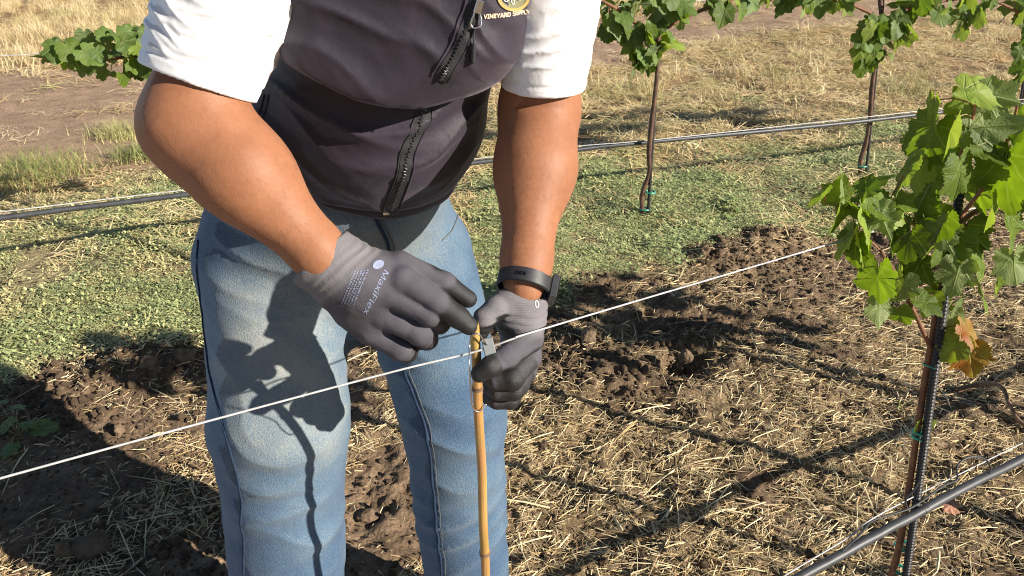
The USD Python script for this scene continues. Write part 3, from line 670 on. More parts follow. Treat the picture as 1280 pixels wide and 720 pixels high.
part('hair', displace(nets(sd_hair, head - 0.17, head + 0.17, 0.006), lambda v: 0.003 * vfbm(v * 60, 3, 9)), 'hair_dark', person, smooth=True)

# --- jeans
def sd_jeans(p):
    th_r = cone(p, P(340, 330, 1.355), J['kn_r'] + [0.0, 0, 0.02], 0.131, 0.115)
    sh_r = cone(p, J['kn_r'] + [0.0, 0, 0.02], J['an_r'] + [0, 0, -0.02], 0.117, 0.102)
    th_l = cone(p, P(516, 330, 1.345), J['kn_l'] + [0, 0, 0.06], 0.116, 0.094)
    sh_l = cone(p, J['kn_l'] + [0, 0, 0.06], J['an_l'] + [0, 0, -0.02], 0.092, 0.086)
    r, l = smin(th_r, sh_r, 0.03), smin(th_l, sh_l, 0.03)
    d = smin(r, l, 0.018)
    d = smin(d, cone(p, P(408, 330, 1.345), P(410, 250, 1.335), 0.112, 0.114, HIPS, 1.86), 0.05)
    d = smin(d, cone(p, P(425, 385, 1.36), P(430, 330, 1.34), 0.075, 0.10, HIPS, 1.4), 0.05)
    d = smin(d, cone(p, P(420, 300, 1.29), P(445, 235, 1.255), 0.10, 0.098, HIPS, 1.5), 0.04)
    return smax(d, (0.03 - p[:, 2]), 0.004)
def folds(p):
    """Creases of the cloth: pulled diagonals at the knees, stacks at the shins, wrinkles from the crotch."""
    z, x = p[:, 2], p[:, 0]
    f = 0.006 * vfbm(p * [7, 7, 11] + 3.1, 3, 101)
    for (cx, cy, yy), dr, wl, amp, ext in (((350, 560, 1.05), (0.35, 0, 0.94), 0.060, 0.005, 0.13), ((370, 655, 1.04), (-0.28, 0, 0.96), 0.06, 0.0065, 0.12), ((300, 470, 1.06), (0.45, 0, 0.9), 0.06, 0.006, 0.13), ((390, 700, 1.03), (0.4, 0, 0.92), 0.055, 0.005, 0.10),
                                           ((575, 560, 1.12), (0.25, 0, 0.97), 0.045, 0.0055, 0.13), ((585, 680, 1.11), (-0.35, 0, 0.93), 0.045, 0.0065, 0.13), ((545, 390, 1.17), (0.5, 0, 0.86), 0.05, 0.007, 0.11), ((470, 420, 1.2), (-0.3, 0, 0.95), 0.05, 0.006, 0.09), ((300, 330, 1.17), (0.3, 0, 0.95), 0.06, 0.005, 0.12), ((330, 395, 1.1), (-0.35, 0, 0.94), 0.045, 0.005, 0.10)):
        c = P(cx, cy, yy); q = p - c; d = unit(dr)
        u = q @ d / wl + 0.9 * vnoise(p * 7, 111) + 0.08 * vnoise(p * 22, 112)
        w = np.exp(-np.sum(q * q, 1) / ext ** 2)
        u = u * 0.7; f += 1.5 * amp * w * ((1 - np.abs(np.sin(np.pi * u)) ** 0.75) - 0.3)
    return f
lo = np.array([-0.68, 0.96, 0.02]); hi = np.array([0.12, 1.56, 1.06])
jeans = displace(nets(sd_jeans, lo, hi, 0.0055), folds)
jv = jeans[0]
def gauss(c, r): return np.exp(-np.sum((jv - c) ** 2, 1) / r ** 2)
fade = 0.09 + 0.50 * gauss(P(345, 420, 1.15), 0.17) + 0.24 * gauss(P(375, 560, 1.04), 0.13) + 0.30 * gauss(P(545, 330, 1.18), 0.15) + 0.14 * gauss(P(400, 690, 1.02), 0.10) + 0.12 * gauss(P(590, 640, 1.1), 0.2) + 0.10 * gauss(P(470, 290, 1.2), 0.1)
fd = folds(jv); fade = fade + 14 * (fd - vfbm(jv * 5, 2, 7) * 0.001) + 0.07 * vfbm(jv * [14, 14, 7], 3, 121)
jp = part('jeans', jeans, 'denim', person, smooth=True, attr={'fade': np.clip(fade - 0.08, -0.3, 0.75)})
sdj = Surf(sd_jeans, jeans)
def seam(name, px, mat_, r, parent, sdf, n=60, lift=0.0, flat=None):
    q = spline(np.array([[x, y, 0] for x, y in px]), n)
    s = onto(sdf, q[:, 0], q[:, 1]); ok = np.linalg.norm(s - EYE, axis=1) < 3
    s = s[ok]; s = s + grad(sdf, s) * lift
    return part(name, tube(s, r, 6), mat_, parent, smooth=True)
seam('side_seam', [(247, 300), (250, 360), (256, 430), (270, 500), (288, 570), (300, 610), (303, 650), (305, 718)], 'stitch_blue', 0.0022, jp, sdj, lift=0.0004)
0 and seam('side_seam', [(249.5, 300), (253, 360), (260, 430), (275, 500), (293, 570), (306, 612), (308, 650), (310, 718)], 'stitch_pale', 0.0009, jp, sdj, lift=0.0012)
seam('inner_seam', [(505, 462), (516, 490), (530, 530), (537, 560), (541, 600), (547, 660), (553, 718)], 'stitch_blue', 0.0028, jp, sdj, lift=0.0012)
seam('inner_seam', [(510, 460), (521, 488), (535, 528), (542, 558), (546, 598), (552, 658), (558, 718)], 'stitch_pale', 0.0007, jp, sdj, lift=0.0012)
seam('fly_seam', [(466, 266), (472, 278), (480, 293), (485, 306), (487, 322)], 'stitch_blue', 0.0028, jp, sdj, lift=0.002, n=24)
seam('fly_seam', [(473, 266), (479, 278), (487, 293), (492, 306), (493, 322)], 'stitch_pale', 0.0012, jp, sdj, lift=0.0015, n=24)
0 and seam('pocket_seam', [(252, 268), (268, 290), (283, 300), (300, 300)], 'stitch_pale', 0.001, jp, sdj, lift=0.001, n=24)
seam('pocket_seam', [(552, 300), (566, 285), (574, 262), (576, 240)], 'stitch_pale', 0.001, jp, sdj, lift=0.001, n=24)
# shoes, below the picture's edge
for s in ('r', 'l'):
    a = J['an_' + s]; toe = a + np.array([-0.03 if s == 'r' else 0.03, -0.17, 0])
    def sd_shoe(p, a=a, toe=toe):
        z0 = hz(a[0], a[1]); d = cone(p, [a[0], a[1] + 0.04, z0 + 0.045], [toe[0], toe[1], z0 + 0.035], 0.046, 0.040)
        d = smin(d, cone(p, a + [0, 0.02, 0.06], a + [0, 0.0, -0.02], 0.055, 0.05), 0.03); return smax(d, z0 + 0.004 - p[:, 2], 0.006)
    part('shoe', nets(sd_shoe, a - [0.13, 0.27, 0.13], a + [0.13, 0.16, 0.12], 0.007), 'leather', person, smooth=True)

# --- T-shirt (both sleeves come out of the vest)
HEM_R, HEM_L = P(246, 103, 1.005), P(679, 108, 1.135)
def sleeve_r(p):
    d = cone(p, J['sh_r'] + [0.015, 0, 0], HEM_R + unit(HEM_R - J['sh_r']) * .03, 0.096, 0.068)
    return smax(np.abs(d + 0.003) - 0.003, (p - HEM_R) @ unit(HEM_R - J['sh_r']), 0.003)
def sleeve_l(p):
    d = cone(p, J['sh_l'], HEM_L + unit(HEM_L - J['sh_l']) * .03, 0.080, 0.0570)
    return smax(np.abs(d + 0.003) - 0.003, (p - HEM_L) @ unit(HEM_L - J['sh_l']), 0.003)
def sd_shirt(p):
    t = cone(p, J['chest'] + [0, .03, 0], J['top'], 0.105, 0.085, SIDE, 1.3)
    t = smin(t, cone(p, J['sh_r'] + [0.02, 0, 0], J['sh_l'] - [0.02, 0, 0], 0.084, 0.079), 0.05)
    return smax(t, -ell(p, neck, [0.066, 0.066, 0.05]), 0.004)
def shirt_folds(v):
    f = 0.0025 * vfbm(v * 16, 3, 131) + 0.0011 * (1 - np.abs(vnoise(v * [38, 38, 60], 133))) ** 3
    for (cx, cy, yy), dr, wl, amp, ext in (((225, 50, 1.0), (0.55, 0.0, 0.83), 0.028, 0.0045, 0.09), ((275, 80, 0.98), (0.25, 0, 0.96), 0.024, 0.004, 0.07), ((655, 60, 1.1), (-0.25, 0, 0.97), 0.026, 0.0045, 0.08), ((330, 30, 1.0), (0.8, 0, 0.6), 0.045, 0.004, 0.08)):
        q = v - P(cx, cy, yy); u = q @ unit(dr) / wl + 0.7 * vnoise(v * 16, 141)
        f += amp * np.exp(-np.sum(q * q, 1) / ext ** 2) * ((1 - np.abs(np.sin(np.pi * u))) ** 1.4 - 0.3)
    for c, a in ((HEM_R, J['sh_r']), (HEM_L, J['sh_l'])):
        f = f * np.where(np.linalg.norm(v - c, axis=1) < 0.13, 0.15 + 0.85 * sstep(0.012, 0.05, (v - c) @ unit(a - c)), 1)
    for c, a, b in ((HEM_R, J['sh_r'], 0.018), (P(679, 108, 1.135), J['sh_l'], 0.016)):      # the sewn hem: a shallow groove
        s = (v - c) @ unit(a - c); f += -0.0016 * np.exp(-((s - b) / 0.0022) ** 2) * (np.linalg.norm(v - c, axis=1) < 0.12)
    return f
tp_ = part('t_shirt', nets(sd_shirt, np.minimum(J['sh_r'], J['chest']) - [0.16, 0.16, 0.2], np.maximum(J['sh_l'], neck) + [0.13, 0.2, 0.12], 0.008), 'white_cotton', person, smooth=True)
for sl, c in ((sleeve_r, HEM_R), (sleeve_l, HEM_L)):
    part('sleeve', displace(nets(sl, c - [0.15, 0.15, 0.08], c + [0.16, 0.15, 0.34], 0.0029), shirt_folds), 'white_cotton', tp_, smooth=True)

# --- vest
def sd_vest0(p):
    lower = cone(p, P(424, 275, 1.30), P(452, 150, 1.245), 0.122, 0.134, HIPS, 1.38)
    lower = smin(lower, cone(p, P(455, 150, 1.235), P(492, 60, 1.19), 0.134, 0.125, SIDE, 1.25), 0.03)
    lower = smin(lower, ell(p, P(482, 158, 1.19), [0.130, 0.125, 0.105]), 0.05)
    upper = cone(p, P(478, 80, 1.13), P(520, -40, 1.09), 0.137, 0.128, SIDE, 1.18)
    upper = smin(upper, ell(p, P(562, 48, 1.075), [0.094, 0.085, 0.06]), 0.04)
    upper = smin(upper, ell(p, P(428, 70, 1.085), [0.095, 0.085, 0.06]), 0.05)
    upper = smin(upper, cone(p, J['sh_r'] + [0.05, 0, 0], J['sh_l'] - [0.05, 0, 0], 0.095, 0.09), 0.05)
    n = unit(P(470, 150, 1.235) - P(505, 10, 1.11)); upper = smax(upper, (p - P(478, 128, 1.02)) @ n, 0.04)
    return smin(lower, upper, 0.010)
def sd_vest(p):
    d = sd_vest0(p)
    hem = unit(P(430, 300, 1.31) - P(470, 150, 1.235)) + np.array([0.10, 0.0, 0.0])
    d = smax(d, (p - P(470, 259, 1.18)) @ unit(hem), 0.006)
    d = smax(d, -cone(p, P(262, -105, 1.06), P(250, 150, 0.995), 0.094, 0.080), 0.006)          # armholes
    d = smax(d, -cone(p, P(718, -105, 1.12), P(690, 150, 1.14), 0.080, 0.060), 0.006)
    return smax(d, -ell(p, neck, [0.075, 0.075, 0.055]), 0.008)
def vest_folds(v):
    f = 0.005 * vfbm(v * [6, 6, 9], 3, 151)
    for (cx, cy, yy), dr, wl, amp, ext in (((400, 150, 1.1), (0.12, 0, 0.99), 0.07, 0.010, 0.12), ((500, 150, 1.08), (-0.2, 0, 0.98), 0.05, 0.007, 0.10), ((360, 200, 1.12), (0.5, 0, 0.86), 0.05, 0.007, 0.08), ((560, 170, 1.1), (-0.45, 0, 0.9), 0.05, 0.008, 0.08), ((470, 235, 1.12), (0.1, 0, 0.99), 0.05, 0.006, 0.09),
                                           ((440, 40, 1.0), (0.15, 0, 0.98), 0.06, 0.006, 0.10), ((640, 50, 1.0), (0.75, 0, 0.65), 0.04, 0.007, 0.06), ((400, 235, 1.13), (0.4, 0, 0.9), 0.04, 0.006, 0.07), ((590, 30, 0.99), (0.5, 0, 0.86), 0.05, 0.005, 0.07)):
        q = v - P(cx, cy, yy); u = q @ unit(dr) / wl + 0.8 * vnoise(v * 8, 161)
        f += amp * np.exp(-np.sum(q * q, 1) / ext ** 2) * ((1 - np.abs(np.sin(np.pi * u))) ** 1.6 - 0.3)
    hem = unit(unit(P(430, 300, 1.31) - P(470, 150, 1.235)) + np.array([0.10, 0.0, 0.0])); s = -((v - P(470, 259, 1.18)) @ hem)
    return f - 0.0022 * np.exp(-((s - 0.022) / 0.0025) ** 2)
vest = displace(nets(sd_vest, J['pelvis'] - [0.26, 0.36, 0.08], J['top'] + [0.30, 0.22, 0.12], 0.0048), vest_folds)
vp = part('vest', vest, 'softshell', person, smooth=True)
sdv = Surf(sd_vest, vest)

def ribbon(px, widths, sdf, lift, n=60, across=None, thick=0.0006):
    """A flat strip that lies on the surface along a line measured in the photograph; width in pixels."""
    q = spline(np.array([[x, y, 0] for x, y in px]), n); t = np.gradient(q, axis=0); nn = unit(np.stack([-t[:, 1], t[:, 0]], 1)); w = np.interp(np.linspace(0, 1, n), np.linspace(0, 1, len(widths)), widths)
    rows = []
    for s in (-1, -0.5, 0, 0.5, 1):
        a = onto(sdf, q[:, 0] + nn[:, 0] * w * s / 2, q[:, 1] + nn[:, 1] * w * s / 2); rows.append(a + grad(sdf, a) * (lift - 0.0007 * abs(s)))
    rows = np.array(rows); v = rows.transpose(1, 0, 2).reshape(-1, 3); f = []
    for i in range(n - 1):
        for j in range(4):
            a = i * 5 + j; f += [[a, a + 1, a + 6], [a, a + 6, a + 5]]
    return v, np.array(f), q[:, :2], nn
ZL = [(486, 262), (497, 240), (505, 215), (510, 190), (521, 165), (529, 143), (531, 133)]; ZU = [(551, 99), (560, 84), (571, 66), (581, 42), (590, 18), (598, -8)]
for zl, wd in ((ZL, [12, 14, 16, 17]), (ZU, [17, 16, 15, 14])):
    v, f, q, nn = ribbon(zl, wd, sdv, 0.0018); part('zipper_tape', (v, f), 'zip_tape', vp, smooth=True)
    qq = spline(np.array([[x, y, 0] for x, y in zl]), 46); tt = np.gradient(qq, axis=0); tn = unit(np.stack([-tt[:, 1], tt[:, 0]], 1))
    c = onto(sdv, qq[:, 0], qq[:, 1]); e = onto(sdv, qq[:, 0] + tn[:, 0] * 2, qq[:, 1] + tn[:, 1] * 2); g = grad(sdv, c); ker = np.ones(13) / 13; sm = lambda a: np.stack([np.convolve(np.pad(a[:, i], 6, 'reflect', reflect_type='odd'), ker, 'valid') for i in range(3)], 1); c, e, g = sdv.snap(sm(c)), sdv.snap(sm(e)), unit(sm(g)); ts = []
    for k in range(46):
        s = unit(e[k] - c[k]); s = unit(s - g[k] * (s @ g[k])); ts.append(box(c[k] + g[k] * 0.0030 + s * (0.0007 if k % 2 else -0.0007), [s, np.cross(g[k], s), g[k]], [0.0017, 0.0010, 0.0006]))
    part('zipper_teeth', join(ts), 'zip_teeth', vp, smooth=False, kind='stuff')
seam('zipper_edge', [(x - 9, y) for x, y in ZL], 'zip_tape', 0.0012, vp, sdv, lift=0.0008); seam('zipper_edge', [(x + 10, y + 1) for x, y in ZL], 'softshell', 0.0014, vp, sdv, lift=0.0006)
seam('zipper_edge', [(x - 12, y - 3) for x, y in ZU], 'softshell', 0.0014, vp, sdv, lift=0.0006); seam('zipper_edge', [(x + 9, y + 2) for x, y in ZU], 'zip_tape', 0.0012, vp, sdv, lift=0.0008)
seam('princess_seam', [(328, 118), (322, 140), (318, 160), (316, 180)], 'zip_tape', 0.0016, vp, sdv, lift=0.0005, n=24); seam('princess_seam', [(334, 118), (328, 140), (324, 162), (324, 186)], 'zip_tape', 0.0012, vp, sdv, lift=0.0005, n=24)
b0 = onto(sdv, 483, 262)[0]; g0 = grad(sdv, b0[None])[0]; part('zipper_stop', box(b0 + g0 * 0.004, frame3(g0, [1, 0, 0]), [0.0045, 0.0055, 0.0022]), 'brass', vp, smooth=False)
# zipper pull: slider, wire loop and cord tab
c0 = onto(sdv, 598, 8)[0]; g0 = grad(sdv, c0[None])[0]; fr = frame3(g0, P(603, 0, 1.0) - P(597, 20, 1.0))
zp = part('zipper_pull', box(c0 + g0 * 0.005, fr, [0.008, 0.0045, 0.003]), 'silver', vp, smooth=30)
loop = np.array([(598, 4), (594, 14), (589, 26), (589, 33), (594, 35), (599, 32), (600, 24), (599, 12), (600, 4)], float); lp = spline(np.column_stack([loop, np.zeros(len(loop))]), 50); ls = onto(sdv, lp[:, 0], lp[:, 1])
part('pull_loop', tube(ls + grad(sdv, ls) * 0.0055, 0.0012, 7), 'silver', zp, smooth=True)
cd = spline(np.array([[593, 34, 0], [592, 46, 0], [592, 56, 0]], float), 14); cs = onto(sdv, cd[:, 0], cd[:, 1]); part('pull_cord', tube(cs + grad(sdv, cs) * 0.004, 0.0011, 7), 'zip_tape', zp, smooth=True)
cd = spline(np.array([[592, 55, 0], [591, 66, 0], [590, 77, 0]], float), 14); cs = onto(sdv, cd[:, 0], cd[:, 1]); part('pull_tab', tube(cs + grad(sdv, cs) * 0.004, 0.0028, 8), 'zip_tape', zp, smooth=True)

def decal(mesh, to_px, sdf, lift=0.0006):
    """Thin lettering laid on a surface: the mesh's x, y are taken to the photograph's coordinates, then onto the surface."""
    v, f = vf(mesh); q = to_px(v[:, :2]); s = onto(sdf, q[:, 0], q[:, 1]); z = v[:, 2] / (v[:, 2].max() + 1e-9)
    return s + grad(sdf, s) * (lift * (0.2 + z))[:, None], f
def line_text(text, x0, y0, x1, y1, h, shear=0.0, bold=False):
    m = meshkit.text_mesh(text, 1.0, 0.1, bold); v = np.array(m.vertices); L = v[:, 0].max(); v[:, 0] *= math.hypot(x1 - x0, y1 - y0) / L; v[:, 1] *= h; v[:, 0] += shear * v[:, 1]
    m = trimesh.Trimesh(v, m.faces).subdivide_to_size(4.0) if False else trimesh.Trimesh(v, m.faces); d = np.array([x1 - x0, y1 - y0]) / math.hypot(x1 - x0, y1 - y0); u = np.array([d[1], -d[0]])
    return m, lambda q: np.array([x0, y0]) + q[:, :1] * d + q[:, 1:2] * u
m, tp = line_text('VINEYARD SUPPLY', 605, 24, 661, 17, 5.2, 0.15, True); part('vest_lettering', decal(m, tp, sdv, 0.0014), 'pale_thread', vp, smooth=False)
# the round emblem above the words: a gold ring whose lower half is in view, with green and grey stitching inside
def ring_px(cx, cy, rx, ry, w, a0, a1, n=48, rot=-0.1):
    a = np.linspace(a0, a1, n); v, f = [], []
    for k in range(n):
        for r in (-w / 2, w / 2):
            x, y = (rx + r) * math.cos(a[k]), (ry + r) * math.sin(a[k]); v.append([cx + x * math.cos(rot) - y * math.sin(rot), cy + x * math.sin(rot) + y * math.cos(rot), 0.1])
    for k in range(n - 1): f += [[2 * k, 2 * k + 1, 2 * k + 3], [2 * k, 2 * k + 3, 2 * k + 2]]
    return np.array(v), np.array(f)
idn = lambda q: q
part('emblem_ring', decal(ring_px(642, -4, 19, 16.5, 3.6, -2 * math.pi, 0), idn, sdv, 0.0015), 'gold_thread', vp, smooth=False)
part('emblem_field', decal(ring_px(642, -4, 8.7, 7.6, 16.5, -2 * math.pi, 0), idn, sdv, 0.0007), 'green_thread', vp, smooth=False)
part('emblem_stitching', decal(join([ring_px(631, -1, 2.2, 2.6, 1.2, 0, 6.28, 20), ring_px(640, 2, 2.2, 3.2, 1.2, 0, 6.28, 20), ring_px(640, -8, 2.4, 3.0, 1.2, 0, 6.28, 20), ring_px(650, -4, 4, 4, 1.1, 0.4, 4.2, 20)]), idn, sdv, 0.0018), 'grey_thread', vp, smooth=False)

# --- gloves
def mk(*a): return np.array([P(*q) for q in a])
WR = J['wr_r']
R_FING = dict(
    index=(mk((462, 352, .935), (504, 350, .922), (547, 377, .912), (572, 396, .908), (586, 407, .907)), [.019, .0165, .0143, .0125, .0112]),
    thumb=(mk((446, 338, .945), (500, 330, .946), (555, 353, .942), (585, 374, .94)), [.020, .0160, .0128, .0108]),
    middle=(mk((455, 365, .935), (492, 368, .921), (538, 391, .913), (549, 403, .940), (538, 408, .962)), [.020, .0170, .0152, .0135, .012]),
    ring=(mk((447, 380, .938), (478, 392, .924), (525, 416, .915), (534, 424, .942), (520, 426, .962)), [.020, .0168, .0150, .0130, .012]),
    little=(mk((440, 390, .942), (463, 413, .930), (500, 436, .920), (509, 440, .942), (496, 440, .96)), [.019, .0160, .0138, .0122, .011]))
def hand_sdf(F, cuff, wrist, palm, kweb=0.004):
    pa = None
    def f(p):
        d = cuff(p)
        pm = palm(p)
        for nm, (pts, rs) in F.items():
            pm = smin(pm, cone(p, pts[0], pts[1], rs[0], rs[1]), 0.016)
        d = smin(d, pm, 0.02)
        fd = None
        for nm, (pts, rs) in F.items():
            c = chain(p, pts[1:], np.array(rs[1:]) * 1.11, 0.006); fd = c if fd is None else smin(fd, c, 0.0028)
        return smin(d, fd, kweb)
    return f
AX_R = unit(J['wr_r'] - J['el_r'])
cuff_a, cuff_b = P(402, 322, .948), P(452, 352, .938)
def cuff_r(p):
    m = np.cross(AX_R, [0, 1, 0]); d = cone(p, cuff_a, cuff_b, 0.0462, 0.0425, m, 1.04)
    return smax(d, (cuff_a + AX_R * -0.004 - p) @ AX_R, 0.003)
def palm_r(p): return smin(cone(p, P(440, 362, .944), P(478, 385, .940), 0.026, 0.024, P(475, 420, .94) - P(490, 340, .94), 1.6), cone(p, P(425, 362, .946), P(470, 405, .940), 0.030, 0.026), 0.02)
sd_gr = hand_sdf(R_FING, cuff_r, None, palm_r)
def seglist(p, segs):
    return np.min([cone(p, np.asarray(a), np.asarray(b), r, r) for a, b, r in segs], axis=0)
def make_glove(sdf, lo, hi, ax, cend, coatf, label, wr_amp):
    g = nets(sdf, lo, hi, 0.0021)
    def wr(v):
        s = (v - cend) @ ax; w = np.exp(-((s - 0.03) / 0.022) ** 2)
        return 0.0009 * vfbm(v * 55, 3, 171) + wr_amp * w * sstep(0.004, 0.018, s) * (np.sin(s * 520 + 3 * vnoise(v * 30, 3)) * 0.5 + 0.6 * vnoise(v * 40, 5)) 
    g = displace(g, wr); v = g[0]; n = normals(*g); s = (v - cend) @ ax
    return Surf(sdf, g), part('glove', g, 'glove_knit', person, smooth=True, label=label, attr={'coat': coatf(v, n), 'rib': s * sstep(0.05, 0.03, s), 'cuff': sstep(0.052, 0.040, s)})
BACK_R = unit(np.array([-0.25, -0.92, 0.45]))
def coat_r(v, n):
    I, T = R_FING['index'][0], R_FING['thumb'][0]
    c = sstep(-0.12, -0.28, n @ BACK_R + 0.12 * vnoise(v * 45, 8)) * sstep(0.05, 0.062, (v - cuff_a) @ AX_R)
    a = seglist(v, [(I[2] + (I[3] - I[2]) * .05 - BACK_R * 0.006, I[4], .0195)]); t = seglist(v, [(T[1] + (T[2] - T[1]) * .7 - BACK_R * .004, T[3], .0175)])
    fingers = seglist(v, [(R_FING[k][0][3], R_FING[k][0][4], .0175) for k in ('middle', 'ring', 'little')])
    return np.maximum(c, sstep(0.0012, -0.0008, np.minimum(np.minimum(a, t), fingers)))
SR, glove_r = make_glove(sd_gr, P(395, 440, .94) - [.05, .09, .07], P(592, 300, .94) + [.03, .09, .06], AX_R, cuff_a, coat_r, 'glove with pale printed lettering, back of the hand to the camera', 0.0013)
# print on the back of the glove: a word running towards the little finger, small lines beside it, an oval
m, tp = line_text('MaxiFlex', 481, 336, 454, 390, 7.0, 0.2, False); part('glove_lettering', decal(m, lambda q: tp(q), SR, 0.0005), 'glove_print', glove_r, smooth=False)
part('glove_oval', decal(ring_px(473, 331, 5.0, 2.6, 5.0, 0, 6.29, 28, 2.7), idn, SR, 0.0005), 'glove_print', glove_r, smooth=False)
rl = random.Random(5); ds = []
for k, (off, ln) in enumerate(((-9, 50), (-13, 52), (-17, 48), (-21, 40), (-25, 40))):
    x0, y0, x1, y1 = 468 + off, 336 - off * 0.1, 450 + off, 380 - off * .1; t = 0.0
    while t < 1:
        w = rl.uniform(0.015, 0.04); d = np.array([x1 - x0, y1 - y0]); u = unit([d[1], -d[0]]); a = np.array([x0, y0]) + d * t; b = np.array([x0, y0]) + d * min(1, t + w); hh = rl.uniform(1.2, 2.2)
        ds.append((np.array([[*a, .1], [*b, .1], [*(b + u * hh), .1], [*(a + u * hh), .1]]), np.array([[0, 1, 2], [0, 2, 3]]))); t += w + rl.uniform(0.012, 0.05)
part('glove_small_print', decal(join(ds), idn, SR, 0.0004), 'glove_print', glove_r, smooth=False, kind='stuff')

L_FING = dict(
    index=(mk((655, 395, .962), (663, 424, .938), (634, 446, .905), (613, 458, .889), (600, 467, .886)), [.019, .0165, .0138, .0122, .0110]),
    thumb=(mk((640, 378, .955), (620, 385, .940), (606, 398, .930), (600, 415, .930)), [.0185, .0150, .0130, .0112]),
    middle=(mk((653, 400, .972), (661, 446, .950), (640, 473, .918), (622, 474, .918), (610, 470, .930)), [.020, .0165, .0142, .0125, .0115]),
    ring=(mk((650, 402, .980), (656, 464, .962), (641, 487, .928), (624, 488, .926), (612, 484, .938)), [.020, .0160, .0138, .0122, .0112]),
    little=(mk((645, 405, .985), (648, 480, .972), (637, 499, .942), (622, 500, .938), (612, 497, .948)), [.019, .0150, .0124, .0112, .0105]))
AX_L = unit(P(650, 420, .965) - P(656, 350, .975))
cuff_la, cuff_lb = P(655, 366, .973), P(650, 394, .967)
def cuff_l(p): return smax(cone(p, cuff_la, cuff_lb, 0.0350, 0.034), (cuff_la - p) @ AX_L, 0.003)
def palm_l(p): return smin(cone(p, P(648, 385, .978), P(657, 430, .978), 0.026, 0.022), cone(p, P(650, 400, .975), P(645, 455, .975), .022, .018), 0.015)
sd_gl = hand_sdf(L_FING, cuff_l, None, palm_l)
BACK_L = unit(np.array([0.80, -0.25, 0.35]))
def coat_l(v, n):
    I, T = L_FING['index'][0], L_FING['thumb'][0]
    c = sstep(-0.02, -0.22, n @ BACK_L + 0.12 * vnoise(v * 45, 18)) * sstep(0.030, 0.045, (v - cuff_la) @ AX_L)
    patch = seglist(v, [(I[2] + (I[1] - I[2]) * .5 + [0, -.008, .004], I[3] + [0, -.010, .004], .0095)])          # the knit shows again on the back of the forefinger
    th = seglist(v, [(T[0] + (T[1] - T[0]) * .4, T[2], .020), (T[2], T[3], .016)]); c = np.maximum(c, sstep(0.003, -0.001, th) * sstep(0.15, -0.1, n @ unit([-0.35, -0.35, 0.87])))
    kn = seglist(v, [(T[1] + [0, -.012, .006], T[2] + [-.006, -.008, .006], .0105)])
    c = np.maximum(c, sstep(0.0, -0.002, seglist(v, [(L_FING[k][0][1] + (L_FING[k][0][2] - L_FING[k][0][1]) * .35, L_FING[k][0][2], .0215) for k in ('middle', 'ring', 'little')])) * 0.8)
    c = c * (1 - sstep(0.001, -0.0015, patch)) * (1 - sstep(0.001, -0.0015, kn))
    a = seglist(v, [(I[3] + (I[4] - I[3]) * .1, I[4], .0185), (T[2] + (T[3] - T[2]) * .7, T[3], .0175)])
    fingers = seglist(v, [(L_FING[k][0][2] + (L_FING[k][0][3] - L_FING[k][0][2]) * .1, L_FING[k][0][4], .0205) for k in ('middle', 'ring', 'little')])
    low = sstep(0.003, -0.001, seglist(v, [(I[1], I[3], .0185)])) * sstep(0.25, -0.05, n @ unit([0, -.45, .89]))
    return np.maximum(np.maximum(c, low), sstep(0.0012, -0.0008, np.minimum(a, fingers)))
SL, glove_l = make_glove(sd_gl, P(592, 520, .94) - [.04, .09, .04], P(690, 345, .94) + [.04, .09, .05], AX_L, cuff_la, coat_l, 'glove with dark coated fingers closed round the stake', 0.0010)
m, tp = line_text('XL', 668, 376, 673, 386, 4.0, 0, True); part('glove_small_print', decal(join([(ring_px(671, 380, 2.0, 4.0, 1.2, 0, 6.28, 16))]), idn, SL, 0.0005), 'grey_thread', glove_l, smooth=False)

# --- wristwatch on the left wrist
wc = J['wr_l'] + (J['el_l'] - J['wr_l']) * -0.02; wax = unit(J['el_l'] - J['wr_l']) ; wax = unit(wax + np.array([0.10, 0.0, -0.10])); wb = frame3(wax, [1, 0, 0])
def band(r, w, t, squash=1.0):
    v, f = [], []; n = 48
    for k in range(n):
        a = 2 * np.pi * k / n; d = wb[0] * math.cos(a) + wb[1] * math.sin(a) * squash
        for (rr, ww) in ((r, -w), (r + t, -w * .85), (r + t, w * .85), (r, w)): v.append(wc + d * rr + wax * ww)
    for k in range(n):
        for j in range(4):
            a, b = 4 * k + j, 4 * k + (j + 1) % 4; c, d = 4 * ((k + 1) % n) + j, 4 * ((k + 1) % n) + (j + 1) % 4; f += [[a, c, b], [b, c, d]]
    return np.array(v), np.array(f)
wp = part('wristwatch', band(0.0350, 0.0105, 0.003), 'watch_rubber', person, smooth=30)
wd = unit(wb[0] * 0.93 - wb[1] * 0.1 * np.sign(wb[1][1]) * -1); wt = np.cross(wax, wd)
part('watch_case', box(wc + wd * 0.0395, [wt, wax, wd], [0.018, 0.0165, 0.0050]), 'black_plastic', wp, smooth=30)
part('watch_screen', box(wc + wd * 0.0449, [wt, wax, wd], [0.0155, 0.015, 0.0009]), 'watch_glass', wp, smooth=30)
for k in range(3):
    a = -math.pi / 2 - 0.25 + 0.13 * k; d = wb[0] * math.cos(a) + wb[1] * math.sin(a); d = d if d[1] < 0 else wb[0] * math.cos(a) - wb[1] * math.sin(a)
    part('strap_hole', box(wc + d * 0.0387, [np.cross(wax, d), wax, d], [0.0014, 0.0024, 0.0006]), 'watch_glass', wp, smooth=False)

